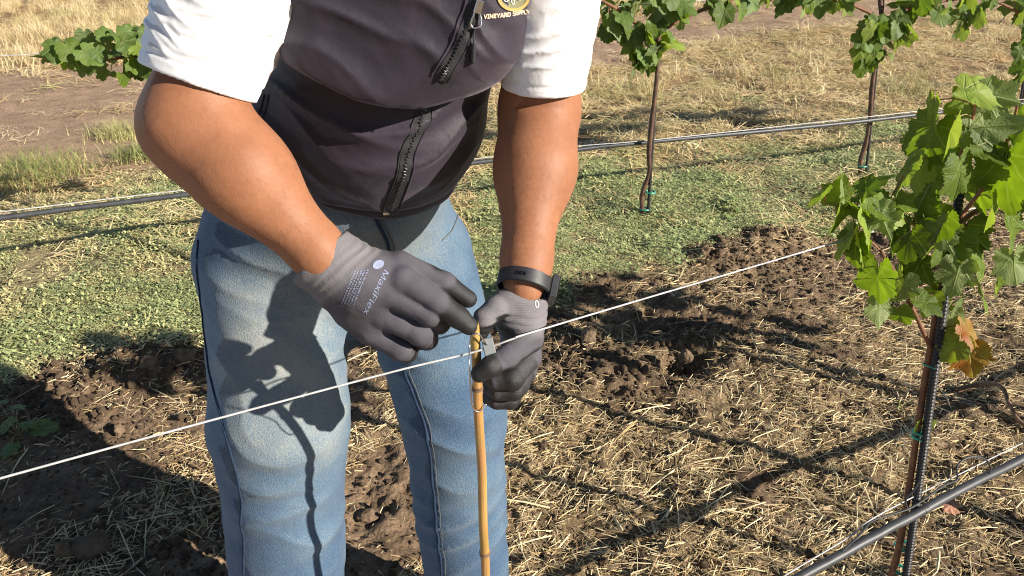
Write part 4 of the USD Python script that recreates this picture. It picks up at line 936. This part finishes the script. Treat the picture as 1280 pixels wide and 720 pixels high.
# fine dark hairs on the forearms
def arm_hair(sdf, a, b, n, seed, r):
    rng = np.random.default_rng(seed); t = rng.uniform(0.05, 0.95, n); th = rng.uniform(0, 2 * np.pi, n); ax = unit(b - a); e1 = unit(np.cross(ax, [0, 0, 1])); e2 = np.cross(ax, e1)
    p = a + (b - a) * t[:, None] + r * (np.cos(th)[:, None] * e1 + np.sin(th)[:, None] * e2)
    for _ in range(8): p = p - grad(sdf, p) * sdf(p)[:, None]
    g = grad(sdf, p); d = unit(ax + 0.35 * rng.normal(size=(n, 3))); d = unit(d - g * np.sum(d * g, 1)[:, None]); L = rng.uniform(0.006, 0.013, n)[:, None]
    pts = np.stack([p, p + d * L * .5 + g * L * .16, p + d * L + g * L * .22], 1).reshape(-1, 3) - ORIGIN[person]
    c = UsdGeom.BasisCurves.Define(stage, fresh(person, 'arm_hair')); c.CreateTypeAttr('linear'); c.CreateCurveVertexCountsAttr(Vt.IntArray.FromNumpy(np.full(n, 3, np.int32))); c.CreatePointsAttr(Vt.Vec3fArray.FromNumpy(pts.astype(np.float32)))
    c.CreateWidthsAttr(Vt.FloatArray.FromNumpy(np.tile(np.array([0.8e-4, 0.6e-4, 3e-5], np.float32), n))); c.SetWidthsInterpolation('vertex')
    UsdShade.MaterialBindingAPI.Apply(c.GetPrim()).Bind(LOOK['hair_dark']); c.GetPrim().SetCustomDataByKey('kind', 'stuff')
arm_hair(sd_arm_r, J['el_r'], J['wr_r'] * .9 + J['el_r'] * .1, 500, 3, 0.05); arm_hair(sd_arm_l, J['el_l'], J['wr_l'] * .85 + J['el_l'] * .15, 450, 4, 0.045)

# ------------------------------------------------------------------ the bamboo stake, its clip, the wire
st, sb = P(592.5, 405, .907), P(607, 722, .907); sdn = unit(sb - st); sbot = st + sdn * ((st[2] - hz(sb[0], .907) + 0.05) / -sdn[2])
stake = thing('bamboo_stake', 'tan bamboo stake held upright in both gloves against the wire', 'stake', [sbot[0], sbot[1], sbot[2] + 0.05])
L = np.linalg.norm(sbot - st); ts = np.linspace(0, 1, 160); nodes = np.array([0.088, 0.40, 0.72, 0.97]) / L * 1.0
nodes = np.array([0.10, 0.40, 0.71]) ; rr = 0.0066 + 0.0006 * ts
for nd in nodes: rr = rr + 0.0009 * np.exp(-((ts * L - nd) / 0.004) ** 2)
pts = st + (sbot - st) * ts[:, None] + np.array([1, 0, 0]) * (0.0012 * np.sin(ts * 7) + 0.0006 * np.sin(ts * 31))[:, None]
part('cane', tube(pts, rr, 14), 'bamboo', stake, smooth=50)
for nd in nodes:
    k = int(nd / L * 159); part('node_ring', tube(pts[k:k + 2] + 0, rr[k] + 0.0007, 14), 'twig', stake, smooth=50)
def longer(q, L=3.0):
    """Carries a line on along the row, level, past both edges of the picture."""
    a, b = unit((q[0] - q[1]) * [1, 1, 0]), unit((q[-1] - q[-2]) * [1, 1, 0]); return np.vstack([q[0] + a * L, q, q[-1] + b * L])
def wire(name, pts, r, m, label, group=None, n=120):
    q = longer(spline(pts, n)); solo(name, tube(q, r, 7), m, label, 'wire', group, smooth=60)
fw = [P(-60, 614.5, .640), P(0, 598, .665), P(247, 530, .757), P(490, 465, .858), P(591, 440.5, .8965), P(640, 424, .905), P(676, 412, .928), P(900, 345.5, 1.105), P(1130, 279, 1.335), P(1230, 258, 1.48), P(1400, 226, 1.8)]
wire('training_wire', np.array(fw), 0.0014, 'wire_coated', 'pale straight wire crossing in front of the person at hand height')
clipt = thing('wire_clip', 'bent steel wire clip with a grey tab hooked round the bamboo stake', 'clip', P(600, 440, .90))
cp = [P(609, 431, .900), P(603, 423, .896), P(597, 417, .8935), P(590, 420, .894), P(587, 432, .895), P(587, 460, .874), P(588.5, 490, .893), P(590, 506, .894), P(595, 514, .895), P(602, 513, .898), P(608, 505, .904)]
part('wire_hook', tube(spline(np.array(cp), 90), 0.0011, 8), 'silver', clipt, smooth=True)
part('grey_tab', box(P(611, 434, .902), frame3([0.1, -0.9, 0.4], [1, 0, 0.25]), [0.0075, 0.0125, 0.0035]), 'clip_plastic', clipt, smooth=30)
# ------------------------------------------------------------------ vines
HALF = np.array([(0.0, 0.0), (0.07, -0.13), (0.17, -0.235), (0.30, -0.25), (0.40, -0.18), (0.47, -0.06), (0.555, 0.03), (0.51, 0.12), (0.455, 0.19), (0.50, 0.28), (0.545, 0.40), (0.575, 0.54), (0.51, 0.60), (0.42, 0.635), (0.34, 0.665), (0.305, 0.73), (0.235, 0.85), (0.13, 0.96), (0.0, 1.06)])
def leaf(base, mid, nrm, size, rng, fine=True):
    """A lobed, toothed vine leaf: base where the stalk joins, mid along the midrib, nrm its upper side. Returns mesh, uv."""
    h = HALF * (1 + 0.07 * rng.normal(size=HALF.shape)); h[0] = (0, 0.02); h[-1, 0] = 0
    per = 3 if fine else 2; out = []
    for a, b in zip(h[:-1], h[1:]):
        for t in np.arange(per) / per:
            q = a + (b - a) * t; e = b - a; o = np.array([e[1], -e[0]]); k = np.linalg.norm(e)
            out.append(q + (o / (k + 1e-9)) * (0.030 if t > 0.4 and fine else (-0.012 if fine else 0.02 * (t > 0.3))) * (k > 0.05) * rng.uniform(0.6, 1.3))
    r = np.array(out + [h[-1]]); l = r[1:-1][::-1] * [-1, 1] * (1 + 0.03 * rng.normal()); edge = np.vstack([r, l]); n = len(edge)
    c = np.array([0, 0.30]); rings = (1.0, 0.72, 0.42, 0.16) if fine else (1.0, 0.5)
    v2 = np.vstack([c + (edge - c) * s for s in rings] + [c[None]]); f = []
    for k in range(len(rings) - 1):
        for i in range(n):
            a, b = k * n + i, k * n + (i + 1) % n; f += [[a, b, b + n], [a, b + n, a + n]]
    o = (len(rings) - 1) * n; f += [[o + i, o + (i + 1) % n, len(v2) - 1] for i in range(n)]
    x, y = v2[:, 0], v2[:, 1]; ph = rng.uniform(0, 6.28, 4); fold, droop, cup = rng.uniform(0.0, 0.5), rng.uniform(-0.05, 0.5), rng.uniform(-0.5, 0.15)
    z = fold * np.abs(x) * 0.6 - droop * y * np.abs(y) * 0.5 + cup * x * x + 0.05 * np.sin(5 * x + ph[0]) * np.sin(4 * y + ph[1]) + 0.03 * np.hypot(x, y - .3) * np.sin(7 * np.arctan2(x, y - 0.3) + ph[2]) + 0.012 * np.sin(16 * x + ph[3]) * np.sin(15 * y)
    m = unit(mid); nn = unit(np.asarray(nrm) - m * (np.asarray(nrm) @ m)); s = np.cross(m, nn)
    V = np.asarray(base) + size * 0.62 * 1.25 * (x[:, None] * s + (y * (1 - 0.1 * droop))[:, None] * m + z[:, None] * nn)
    return (V, np.array(f)), v2
def rnd_unit(rng): return unit(rng.normal(size=3))

def add_leaf(vine, shoot_pt, centre, size, rng, mat_, fine=True, nrm=None, mid=None, stalk=True, label=None):
    """A leaf whose middle is near centre and whose stalk leaves the shoot at shoot_pt."""
    out = centre - shoot_pt
    if mid is None: mid = unit(unit(out + [0, 0, -0.02]) * 0.6 + np.array([0, 0, -0.75]) + 0.45 * rng.normal(size=3))
    if nrm is None: nrm = unit(np.array([0, 0, 0.55]) + 0.5 * unit(out) + 0.35 * S + 0.45 * rng.normal(size=3))
    mid = unit(mid); base = centre - mid * size * 0.30
    m, uv = leaf(base, mid, nrm, size, rng, fine)
    lp = part('leaf', m, mat_, vine, smooth=True, uv=uv, label=label)
    if stalk:
        k = (shoot_pt + base) / 2 + 0.15 * np.linalg.norm(base - shoot_pt) * np.array([0, 0, 0.6])
        part('leaf_stalk', tube(spline(np.array([shoot_pt, k, base]), 7), 0.0011 if fine else 0.0014, 5), 'petiole_red' if rng.random() < 0.6 else 'cane_green', lp, smooth=True)

def woody(name, pts, r0, r1, m, vine, seed, n=60, sides=10, lump=0.18):
    q = spline(np.array(pts), n); rr = np.linspace(r0, r1, n) * (1 + lump * vfbm(np.column_stack([np.linspace(0, 9, n), np.full(n, seed), np.zeros(n)]), 3, seed))
    q = q + 0.25 * r0 * np.stack([vfbm(np.column_stack([np.linspace(0, 5, n), np.full(n, seed + k * 3.3), np.zeros(n)]), 2, seed + k) for k in range(3)], 1)
    v, f = tube(q, rr, sides); v = v + normals(v, f) * (0.12 * r0 * vnoise(v * [160, 160, 30], seed))[:, None]
    return part(name, (v, f), m, vine, smooth=60)

# --- the near vine at the right
va = P(1120, 735, 1.300); va[2] = hz(va[0], va[1])
vine = thing('young_grapevine', 'young leafy grapevine in the right foreground with one orange and yellow leaf', 'grapevine', va)
T = [np.append(P(1106, 745, 1.31)[:2], va[2] - .02), P(1122, 690, 1.315), P(1134, 620, 1.318), P(1146, 540, 1.322), P(1160, 455, 1.328), P(1170, 400, 1.33), P(1184, 330, 1.335), P(1194, 270, 1.34)]
woody('trunk', T, 0.0070, 0.0060, 'bark_pale', vine, 3, 90, 12)
C1 = [P(1163, 435, 1.325), P(1140, 385, 1.30), P(1115, 335, 1.285), P(1100, 312, 1.28)]; woody('cane', C1, 0.0045, 0.003, 'bark_pale', vine, 4, 30, 8)
C2 = [P(1184, 330, 1.335), P(1150, 285, 1.32), P(1100, 265, 1.28), P(1055, 258, 1.25), P(1030, 255, 1.24)]; woody('cane', C2, 0.005, 0.002, 'cane_green', vine, 5, 30, 8)
C3 = [P(1190, 290, 1.338), P(1225, 262, 1.37), P(1275, 262, 1.42), P(1330, 270, 1.48)]; woody('cane', C3, 0.005, 0.003, 'bark_pale', vine, 6, 30, 8)
C4 = [P(1194, 270, 1.34), P(1198, 210, 1.33), P(1215, 150, 1.31), P(1222, 115, 1.30)]; woody('cane', C4, 0.0045, 0.002, 'petiole_red', vine, 7, 30, 8)
C5 = [P(1190, 285, 1.338), P(1235, 225, 1.33), P(1262, 170, 1.31), P(1272, 130, 1.30)]; woody('cane', C5, 0.004, 0.002, 'petiole_red', vine, 8, 30, 8)
CANES = np.vstack([spline(np.array(c), 24) for c in (T[3:], C1, C2, C3, C4, C5)])
TOCAM = lambda p: unit(EYE - p)
rng = np.random.default_rng(77)
def near_leaf(px, py, y, size, lit, m='leaf_green', mid=None, label=None):
    c = P(px, py, y); k = np.argmin(np.linalg.norm(CANES - c, axis=1) + 0.0); sp = CANES[k]
    nr = {'sun': unit(S + 0.25 * TOCAM(c) + 0.2 * rng.normal(size=3)), 'shade': unit(TOCAM(c) * 1.0 - 0.55 * S + [0, 0, .35] + 0.2 * rng.normal(size=3)), 'flat': unit([0, 0, 1] + 0.4 * TOCAM(c) + 0.25 * rng.normal(size=3)), 'edge': unit(np.cross(TOCAM(c), [0.3, 0, 1]) + 0.35 * TOCAM(c)), 'under': unit(-TOCAM(c) * 0.8 - S * 0.4 + [0, 0, .5] + .2 * rng.normal(size=3)), 'cam': unit(TOCAM(c) + 0.3 * rng.normal(size=3))}[lit]
    md = P(px + mid[0], py + mid[1], y - 0.01) - c if mid else None
    add_leaf(vine, sp, c, size * 0.86, rng, m, True, nr, md, np.linalg.norm(sp - c) < 0.22, label)
for a in ((1225, 118, 1.29, .105, 'sun', 'leaf_young', (60, 15)), (1247, 122, 1.30, .085, 'under', 'leaf_young', (40, 10)), (1168, 142, 1.30, .085, 'edge', 'leaf_young', (-6, 60)), (1190, 168, 1.27, .100, 'sun', 'leaf_young', (-15, 70)), (1160, 182, 1.31, .135, 'shade', 'leaf_green', (-25, 70)), (1200, 222, 1.26, .115, 'sun', 'leaf_green', (5, 70)),
          (1237, 158, 1.30, .120, 'under', 'leaf_young', (60, -5)), (1240, 190, 1.29, .110, 'sun', 'leaf_green', (60, 25)), (1130, 218, 1.28, .095, 'edge', 'leaf_young', (-40, 60)), (1150, 214, 1.30, .085, 'under', 'leaf_young', (-20, 50)), (1256, 222, 1.28, .155, 'shade', 'leaf_green', (-5, 70)), (1240, 264, 1.28, .090, 'sun', 'leaf_young', (5, 60)),
          (1275, 198, 1.31, .120, 'sun', 'leaf_green', (20, 60)), (1264, 287, 1.31, .120, 'sun', 'leaf_green', (10, 60)), (1268, 332, 1.33, .095, 'under', 'leaf_young', (6, 60)), (1195, 346, 1.29, .090, 'under', 'leaf_young', (-18, 60)), (1228, 328, 1.31, .100, 'sun', 'leaf_green', (30, 50)), (1178, 292, 1.27, .085, 'under', 'leaf_young', (30, 50)),
          (1136, 304, 1.27, .090, 'shade', 'leaf_green', (-10, 60)), (1100, 258, 1.25, .100, 'sun', 'leaf_green', (50, 30)), (1086, 232, 1.26, .080, 'flat', 'leaf_green', (30, -20)), (1049, 274, 1.23, .100, 'sun', 'leaf_green', (-12, 60)), (1085, 284, 1.23, .110, 'sun', 'leaf_young', (20, 55)), (1024, 246, 1.23, .060, 'edge', 'leaf_young', (-30, 30)), (1048, 240, 1.24, .070, 'flat', 'leaf_young', (10, -30)),
          (1098, 352, 1.27, .120, 'shade', 'leaf_green', (-5, 60)), (1098, 388, 1.275, .070, 'under', 'leaf_young', (-10, 50)), (1127, 396, 1.29, .070, 'shade', 'leaf_green', (20, 50)), (1160, 250, 1.31, .110, 'shade', 'leaf_green', (-10, 60)), (1172, 282, 1.32, .105, 'shade', 'leaf_green', (10, 60)), (1069, 312, 1.25, .085, 'shade', 'leaf_green', (0, 60)), (1162, 378, 1.31, .065, 'flat', 'leaf_young', (-20, 50)), (1190, 402, 1.32, .065, 'under', 'leaf_young', (5, 50)),
          (1205, 128, 1.33, .08, 'sun', 'leaf_young', (-30, 20)), (1222, 245, 1.34, .12, 'shade', 'leaf_green', (10, 60)), (1205, 300, 1.345, .12, 'shade', 'leaf_green', (-10, 60)), (1250, 350, 1.36, .10, 'sun', 'leaf_green', (10, 60)), (1290, 240, 1.33, .14, 'shade', 'leaf_green', (20, 60)), (1300, 300, 1.36, .13, 'sun', 'leaf_green', (20, 60)), (1305, 170, 1.33, .11, 'sun', 'leaf_young', (20, 60)), (1295, 345, 1.38, .10, 'shade', 'leaf_green', (0, 60)), (1180, 205, 1.35, .11, 'shade', 'leaf_green', (-20, 50)), (1215, 180, 1.36, .11, 'sun', 'leaf_green', (20, 50)), (1265, 150, 1.36, .10, 'sun', 'leaf_green', (20, 50)), (1145, 340, 1.33, .09, 'shade', 'leaf_green', (-20, 50)), (1230, 375, 1.37, .08, 'sun', 'leaf_green', (20, 40))):
    near_leaf(*a)
for _ in range(30):
    t = rng.integers(0, 3); px, py = ((rng.uniform(1140, 1300), rng.uniform(140, 370)), (rng.uniform(1040, 1150), rng.uniform(235, 310)), (rng.uniform(1120, 1210), rng.uniform(280, 390)))[t]
    near_leaf(px, py, rng.uniform(1.27, 1.40) - (0.04 if t == 1 else 0), rng.uniform(.055, .10), ('sun', 'shade', 'flat', 'under', 'edge', 'sun')[rng.integers(0, 6)], 'leaf_young' if rng.random() < .45 else 'leaf_green')
near_leaf(1192, 436, 1.30, .085, 'cam', 'leaf_young', (-25, 45), 'half green leaf low on the stem')
near_leaf(1214, 416, 1.305, .092, 'sun', 'leaf_autumn', (35, 25), 'orange and yellow leaf low on the stem')
near_leaf(1214, 450, 1.30, .105, 'cam', 'leaf_autumn', (10, 60), 'yellow leaf turning red at its rim')
near_leaf(1148, 532, 1.315, .040, 'sun', 'leaf_young', (-12, 30)); near_leaf(1124, 506, 1.31, .022, 'edge', 'leaf_young', (-6, -30)); near_leaf(1162, 528, 1.317, .035, 'flat', 'leaf_young', (30, -5))

def ribbed_stake(name, label, base, top, w, notch, group=None, fine=True):
    """A ribbed steel training rod, like reinforcing bar."""
    t = thing(name, label, 'stake', base, group); d = unit(top - base); b0 = base - d * 0.05; L = np.linalg.norm(top - b0)
    n = int(L / notch) * 3; k = np.arange(n + 1); pts = b0 + d * (L * k / n)[:, None]
    rr = w * np.where(k % 3 == 0, 0.66, np.where(k % 3 == 1, 1.0, 0.92)); V, F = tube(pts, rr, 10)
    part('ribbed_rod', (V, F), 'stake_black', t, smooth=20)
    return t, d
sbase = P(1129, 735, 1.300); sbase[2] = hz(sbase[0], sbase[1])
nst, nd = ribbed_stake('ribbed_stake', 'black ribbed steel rod tied beside the trunk of the foreground vine', sbase, P(1201, 232, 1.322), 0.0088, 0.0082)
for py in (540, 546, 682, 712, 456):
    pz = P(np.interp(py, [380, 735], [1177, 1119]), py, 1.322); v, f = tube(np.array([[math.cos(a) * 0.0145, math.sin(a) * 0.013, 0.002 * math.sin(a * 2)] for a in np.linspace(0, 6.283, 22)]) + pz, 0.0032 if py != 456 else .0015, 6, caps=False)
    part('plant_tie', (v, f), 'tie_green', nst, smooth=60)

# --- drip lines
def tube_line(name, label, pts, r, group=None):
    t = thing(name, label, 'drip line', pts[0], group); q = spline(np.array(pts), 120); q = q + np.array([0, 0, 1]) * (0.003 * vfbm(np.column_stack([np.linspace(0, 14, 120), np.zeros(120), np.zeros(120)]), 2, 17))[:, None]; q = longer(q)
    part('hose', tube(q, r, 14), 'tube_plastic', t, smooth=60); return t, q
fd, fq = tube_line('drip_line', 'thick black drip hose at the bottom right corner in front of the vine', [P(900, 776, 1.05), P(1000, 721, 1.13), P(1136, 647, 1.275), P(1280, 572, 1.47), P(1420, 505, 1.70)], 0.0098)
for k in (30, 64): part('print_mark', tube(fq[k:k + 2] + [0, -0.0006, 0.0002], 0.0099, 14, caps=False), 'tube_plastic', fd)
e0 = P(1192, 605, 1.33); part('emitter', tube(spline(np.array([P(1136, 640, 1.275), P(1132, 625, 1.28), P(1143, 612, 1.285), P(1150, 600, 1.29)]), 14), 0.0022, 7), 'black_plastic', fd)
wire('drip_wire', np.array([P(930, 752, 1.10), P(985, 717, 1.135), P(1060, 672, 1.21), P(1088, 650, 1.24), P(1140, 622, 1.30), P(1215, 585, 1.41), P(1280, 553, 1.52), P(1400, 497, 1.74)]), 0.0015, 'wire_coated', 'thin pale wire running just above the foreground drip hose')
tw = thing('wire_tie', 'dark bent tie wire with a loop twisted over the foreground drip wire', 'tie wire', P(1200, 600, 1.36))
lp = [P(1052, 690, 1.18), P(1075, 668, 1.21), P(1088, 653, 1.235), P(1104, 646, 1.255), P(1140, 634, 1.28), P(1178, 608, 1.335), P(1196, 600, 1.36), P(1196, 584, 1.37), P(1207, 573, 1.385), P(1222, 571, 1.395), P(1234, 576, 1.405), P(1238, 586, 1.405), P(1236, 594, 1.40)]
part('bent_wire', tube(spline(np.array(lp), 90), 0.0022, 7), 'black_plastic', tw)

bd, bq = tube_line('drip_line', 'long dark drip hose behind the person running along the far vine row', [P(-120, 287, 2.56), P(0, 272, 2.68), P(232, 243, 2.95), P(572, 206, 3.32), P(720, 187, 3.49), P(820, 177, 3.60), P(1080, 151, 3.98), P(1280, 129, 4.32), P(1450, 112, 4.65)], 0.0105)
for k in (52, 66, 78, 84):
    c = bq[k] + [0, -0.012, 0]; a = np.linspace(0, 4.6, 16); part('drip_hook', tube(np.column_stack([c[0] + 0.03 * np.cos(a) * (1 - a * .1), np.full(16, c[1]), c[2] - 0.022 + 0.028 * np.sin(a) * (1 - a * .12) - .012]), 0.0022, 6), 'black_plastic', bd)
wire('drip_wire', np.array([P(-120, 279, 2.55), P(0, 265, 2.67), P(232, 237.5, 2.94), P(572, 201, 3.31), P(720, 183, 3.48), P(820, 174.5, 3.58), P(1080, 146.5, 3.97), P(1280, 124, 4.31), P(1450, 106, 4.64)]), 0.0022, 'wire_coated', 'thin pale wire lying just above the far drip hose')
wire('training_wire', np.array([P(-120, 73, 2.62), P(40, 67.5, 2.75), P(400, 40, 3.1), P(816, 5, 3.6), P(1092, -14, 4.0), P(1400, -34, 4.5)]), 0.0016, 'wire_coated', 'pale wire carrying the leafy arms of the far vine row')

# --- the far vine row
def far_vine(label, base_px, wrap, arms, blobs, n_leaf, seed, tie_px=(), big=0.125):
    """arms: lists of photograph points with distances; blobs: (px, py, y, rx, ry, weight) where foliage hangs."""
    b = on_ground(*base_px[0][:2]); v = thing('grapevine', label, 'grapevine', b, 'grapevines of the far row'); rng = np.random.default_rng(seed)
    y0 = b[1]; tr = [b - [0, 0, .03]] + [P(x, y, y0 + dy) for x, y, dy in base_px[1:]]
    woody('trunk', tr, 0.0125, 0.010, 'bark', v, seed, 70, 10)
    cn = [spline(np.array(tr), 20)[8:]]
    for k, a in enumerate(arms):
        q = np.array([P(*c) for c in a]); woody('arm', q, 0.010, 0.004, 'bark_pale', v, seed + 10 + k, 40, 8); cn.append(spline(q, 20))
    cn = np.vstack(cn); w = np.array([x[5] for x in blobs], float); w /= w.sum()
    for _ in range(n_leaf):
        x = blobs[rng.choice(len(blobs), p=w)]; q = rng.normal(size=3); q = q / np.linalg.norm(q) * rng.random() ** 0.4
        c = P(x[0] + q[0] * x[3], x[1] + q[1] * x[4], x[2] + q[2] * x[3] * 0.0038); k = np.argmin(np.linalg.norm(cn - c, axis=1)); sp = cn[k]
        add_leaf(v, sp, c, rng.uniform(0.05, big), rng, 'leaf_far' if rng.random() < 0.72 else ('leaf_green' if rng.random() < .6 else 'leaf_young'), False, stalk=np.linalg.norm(sp - c) < 0.16 and rng.random() < 0.5)
    st_t = thing('vine_stake', label.split(' grapevine')[0].replace('leafy ', '') + ' grapevine stake, thin and black, tied to its stem', 'stake', b + [0.018, 0, 0], 'stakes of the far vine row')
    top = tr[-1] + np.array([0.02, 0.02, 0.25]); part('rod', tube(np.array([b + [0.018, -.010, -.05], top]), 0.0075, 8), 'stake_black', st_t, smooth=60)
    for x, y in tie_px:
        c = P(x, y, y0); a = np.linspace(0, 6.283, 18); part('plant_tie', tube(np.column_stack([c[0] + 0.022 * np.cos(a), c[1] + .022 * np.sin(a), np.full(18, c[2])]), 0.0035, 6, caps=False), 'tie_green', st_t)
    return v
far_vine('leafy nearest far grapevine right of the white sleeve', [(805, 271), (803, 245, 0), (812, 215, 0), (812, 190, 0), (815, 150, 0), (820, 105, 0), (822, 60, 0), (824, 10, 0), (824, -60, 0)], None,
         [[(823, 60, 3.56), (790, 25, 3.5), (750, 0, 3.42), (700, -20, 3.35)], [(823, 40, 3.56), (860, 20, 3.62), (920, -2, 3.72), (1000, -14, 3.84)]],
         [(800, 15, 3.55, 62, 45, 4), (800, 70, 3.53, 26, 30, 1.6), (835, 55, 3.55, 26, 30, 1.3), (770, 25, 3.5, 32, 30, 1.5), (845, 8, 3.6, 30, 25, 1.4), (905, 12, 3.68, 30, 12, 0.9), (980, -2, 3.8, 60, 14, 2), (800, -50, 3.55, 90, 40, 2)], 125, 301, ((806, 261), (813, 240)))
far_vine('leafy middle far grapevine with a narrow leafy stem', [(1078, 223), (1076, 200, 0), (1082, 180, 0), (1087, 150, 0), (1090, 110, 0), (1096, 70, 0), (1104, 40, 0), (1100, 0, 0), (1100, -60, 0)], None,
         [[(1103, 40, 4.0), (1090, 18, 4.0), (1050, 2, 3.94), (990, -6, 3.85)], [(1103, 30, 4.0), (1140, 10, 4.06), (1200, -2, 4.16), (1260, -8, 4.28)]],
         [(1092, 60, 4.0, 28, 36, 2.2), (1110, 35, 4.0, 36, 26, 1.6), (1020, 5, 3.88, 60, 13, 2), (1160, 8, 4.08, 50, 16, 2.2), (1215, 14, 4.18, 30, 20, 1.4), (1200, 38, 4.18, 16, 14, .3), (1100, -40, 4.0, 120, 35, 2.5)], 135, 302, ((1078, 207),))
far_vine('leafy right-hand far grapevine cut by the edge of the picture', [(1266, 170), (1272, 150, 0), (1277, 130, 0), (1283, 90, 0), (1288, 50, 0), (1290, 0, 0), (1290, -40, 0)], None,
         [[(1289, 30, 4.5), (1260, 8, 4.45), (1220, -4, 4.38)], [(1289, 20, 4.5), (1330, 5, 4.6), (1400, -8, 4.8)]],
         [(1285, 50, 4.5, 26, 40, 2.2), (1272, 100, 4.48, 12, 16, .5), (1275, 8, 4.46, 40, 16, 1.6), (1340, 10, 4.6, 50, 24, 1.5), (1300, -30, 4.5, 80, 30, 1.2)], 80, 303)
far_vine('leafy far grapevine hidden behind the vest with one arm showing left', [(455, 392), (458, 330, 0), (462, 250, 0), (466, 180, 0), (470, 110, 0), (472, 50, 0), (474, 20, 0)], None,
         [[(472, 50, 3.02), (400, 48, 2.97), (300, 58, 2.88), (200, 68, 2.79), (120, 74, 2.74), (70, 70, 2.71)]],
         [(155, 70, 2.78, 44, 38, 2.2), (95, 66, 2.73, 46, 25, 1.2), (56, 68, 2.70, 20, 10, .3), (75, 38, 2.72, 5, 6, .12), (190, 70, 2.8, 24, 34, 1.6), (300, 60, 2.88, 60, 35, 1.5), (430, 30, 3.0, 70, 60, 1.0)], 98, 304, (), 0.10)

# --- weeds, twigs, a dead leaf
def weed(px, py, label, leaves, seed):
    g = on_ground(px, py); w = thing('weed', label, 'weed', g); rng = np.random.default_rng(seed)
    for x, y, s, dz in leaves:
        c = on_ground(x, y) + [0, 0, dz]; k = g + [0, 0, .01]; out = unit((c - k) * [1, 1, 0] + 1e-4); base = c - out * s * .25
        m, uv = leaf(base, out + [0, 0, -0.1], unit([0.1, -0.25, 1] + 0.25 * rng.normal(size=3)), s, rng, True); part('leaf', m, 'leaf_weed', w, smooth=True, uv=uv)
        part('leaf_stalk', tube(spline(np.array([k, (k + base) / 2 + [0, 0, .015], base]), 7), 0.0014, 5), 'cane_green', w, smooth=True)
weed(25, 548, 'broad-leaved weed growing at the left edge in the tilled soil', [(12, 540, .075, .03), (14, 568, .06, .02), (40, 540, .06, .035), (57, 545, .075, .03), (28, 525, .05, .05), (4, 520, .06, .05), (-20, 550, .07, .04)], 5)
weed(912, 272, 'small broad-leaved weed in the green cover left of the foreground vine', [(905, 265, .05, .03), (920, 268, .05, .03), (912, 276, .045, .02), (918, 258, .04, .04)], 6)
weed(790, 262, 'thin upright sprig standing left of the nearest far stem', [(786, 240, .02, .10), (792, 252, .02, .06), (790, 225, .02, .16)], 7)
bt = thing('fallen_cane', 'curved brown prunings cane lying on the straw at the right edge', 'cane', on_ground(1240, 510))
woody('cane', [on_ground(x, y) + [0, 0, z] for x, y, z in ((1195, 492, .01), (1222, 490, .03), (1245, 498, .045), (1258, 515, .03), (1275, 533, .012), (1300, 540, .01))], 0.008, 0.005, 'twig', bt, 44, 40, 9)
dl = on_ground(1192, 640) + [0, 0, .015]; m, uv = leaf(dl, [-1, 0.3, 0.1], [0.1, -0.4, 1], 0.055, np.random.default_rng(9), True); solo('dead_leaf', m, 'dead_leaf', 'curled pinkish brown dead leaf on the straw behind the drip hose', 'leaf', smooth=True, uv=uv)
# a second bamboo stake stands in the row just outside the picture's right edge: its shadow crosses the straw
s2 = G(1352, 676); s2[2] = hz(s2[0], s2[1]); b2 = thing('bamboo_stake', 'bare bamboo stake in the near row, just outside the right edge', 'stake', s2)
q = s2 + np.array([0.02, 0.0, 1.0]) * np.linspace(-0.06, 1.02, 40)[:, None]; part('cane', tube(q, 0.0135, 12), 'bamboo', b2, smooth=50)
# the next vine of the near row, outside the picture: its stem's shadow falls across the dug hollow
v2 = np.array([2.05, 1.66, 0]); v2[2] = hz(*v2[:2]); nv = thing('young_grapevine', 'next young grapevine of the near row, outside the right edge', 'grapevine', v2); rng = np.random.default_rng(99)
tr = [v2 - [0, 0, .03], v2 + [0.01, 0, .3], v2 + [-.01, .01, .6], v2 + [0.01, 0, .85], v2 + [0, 0, 1.0]]; woody('trunk', tr, 0.016, 0.012, 'bark_pale', nv, 71, 50, 10); woody('trunk', [q + [.03, .05, 0] for q in tr], 0.018, 0.014, 'bark', nv, 75, 50, 10)
woody('cane', [v2 + [0, 0, .8], v2 + [-.3, -.12, .88], v2 + [-.5, -.2, .9]], 0.006, 0.004, 'bark_pale', nv, 72, 24, 8); woody('cane', [v2 + [0, 0, .8], v2 + [.3, .12, .88], v2 + [.5, .2, .9]], 0.006, 0.004, 'bark_pale', nv, 73, 24, 8)
for _ in range(60):
    t = rng.normal(0, 0.22); c = v2 + [0.93 * t, 0.37 * t, 0] + np.array([*(rng.normal(0, .06, 2)), rng.uniform(0.72, 1.1)]); add_leaf(nv, v2 + [0.9 * t * .8, .37 * t * .8, .85], c, rng.uniform(.08, .13), rng, 'leaf_green', False, stalk=False)
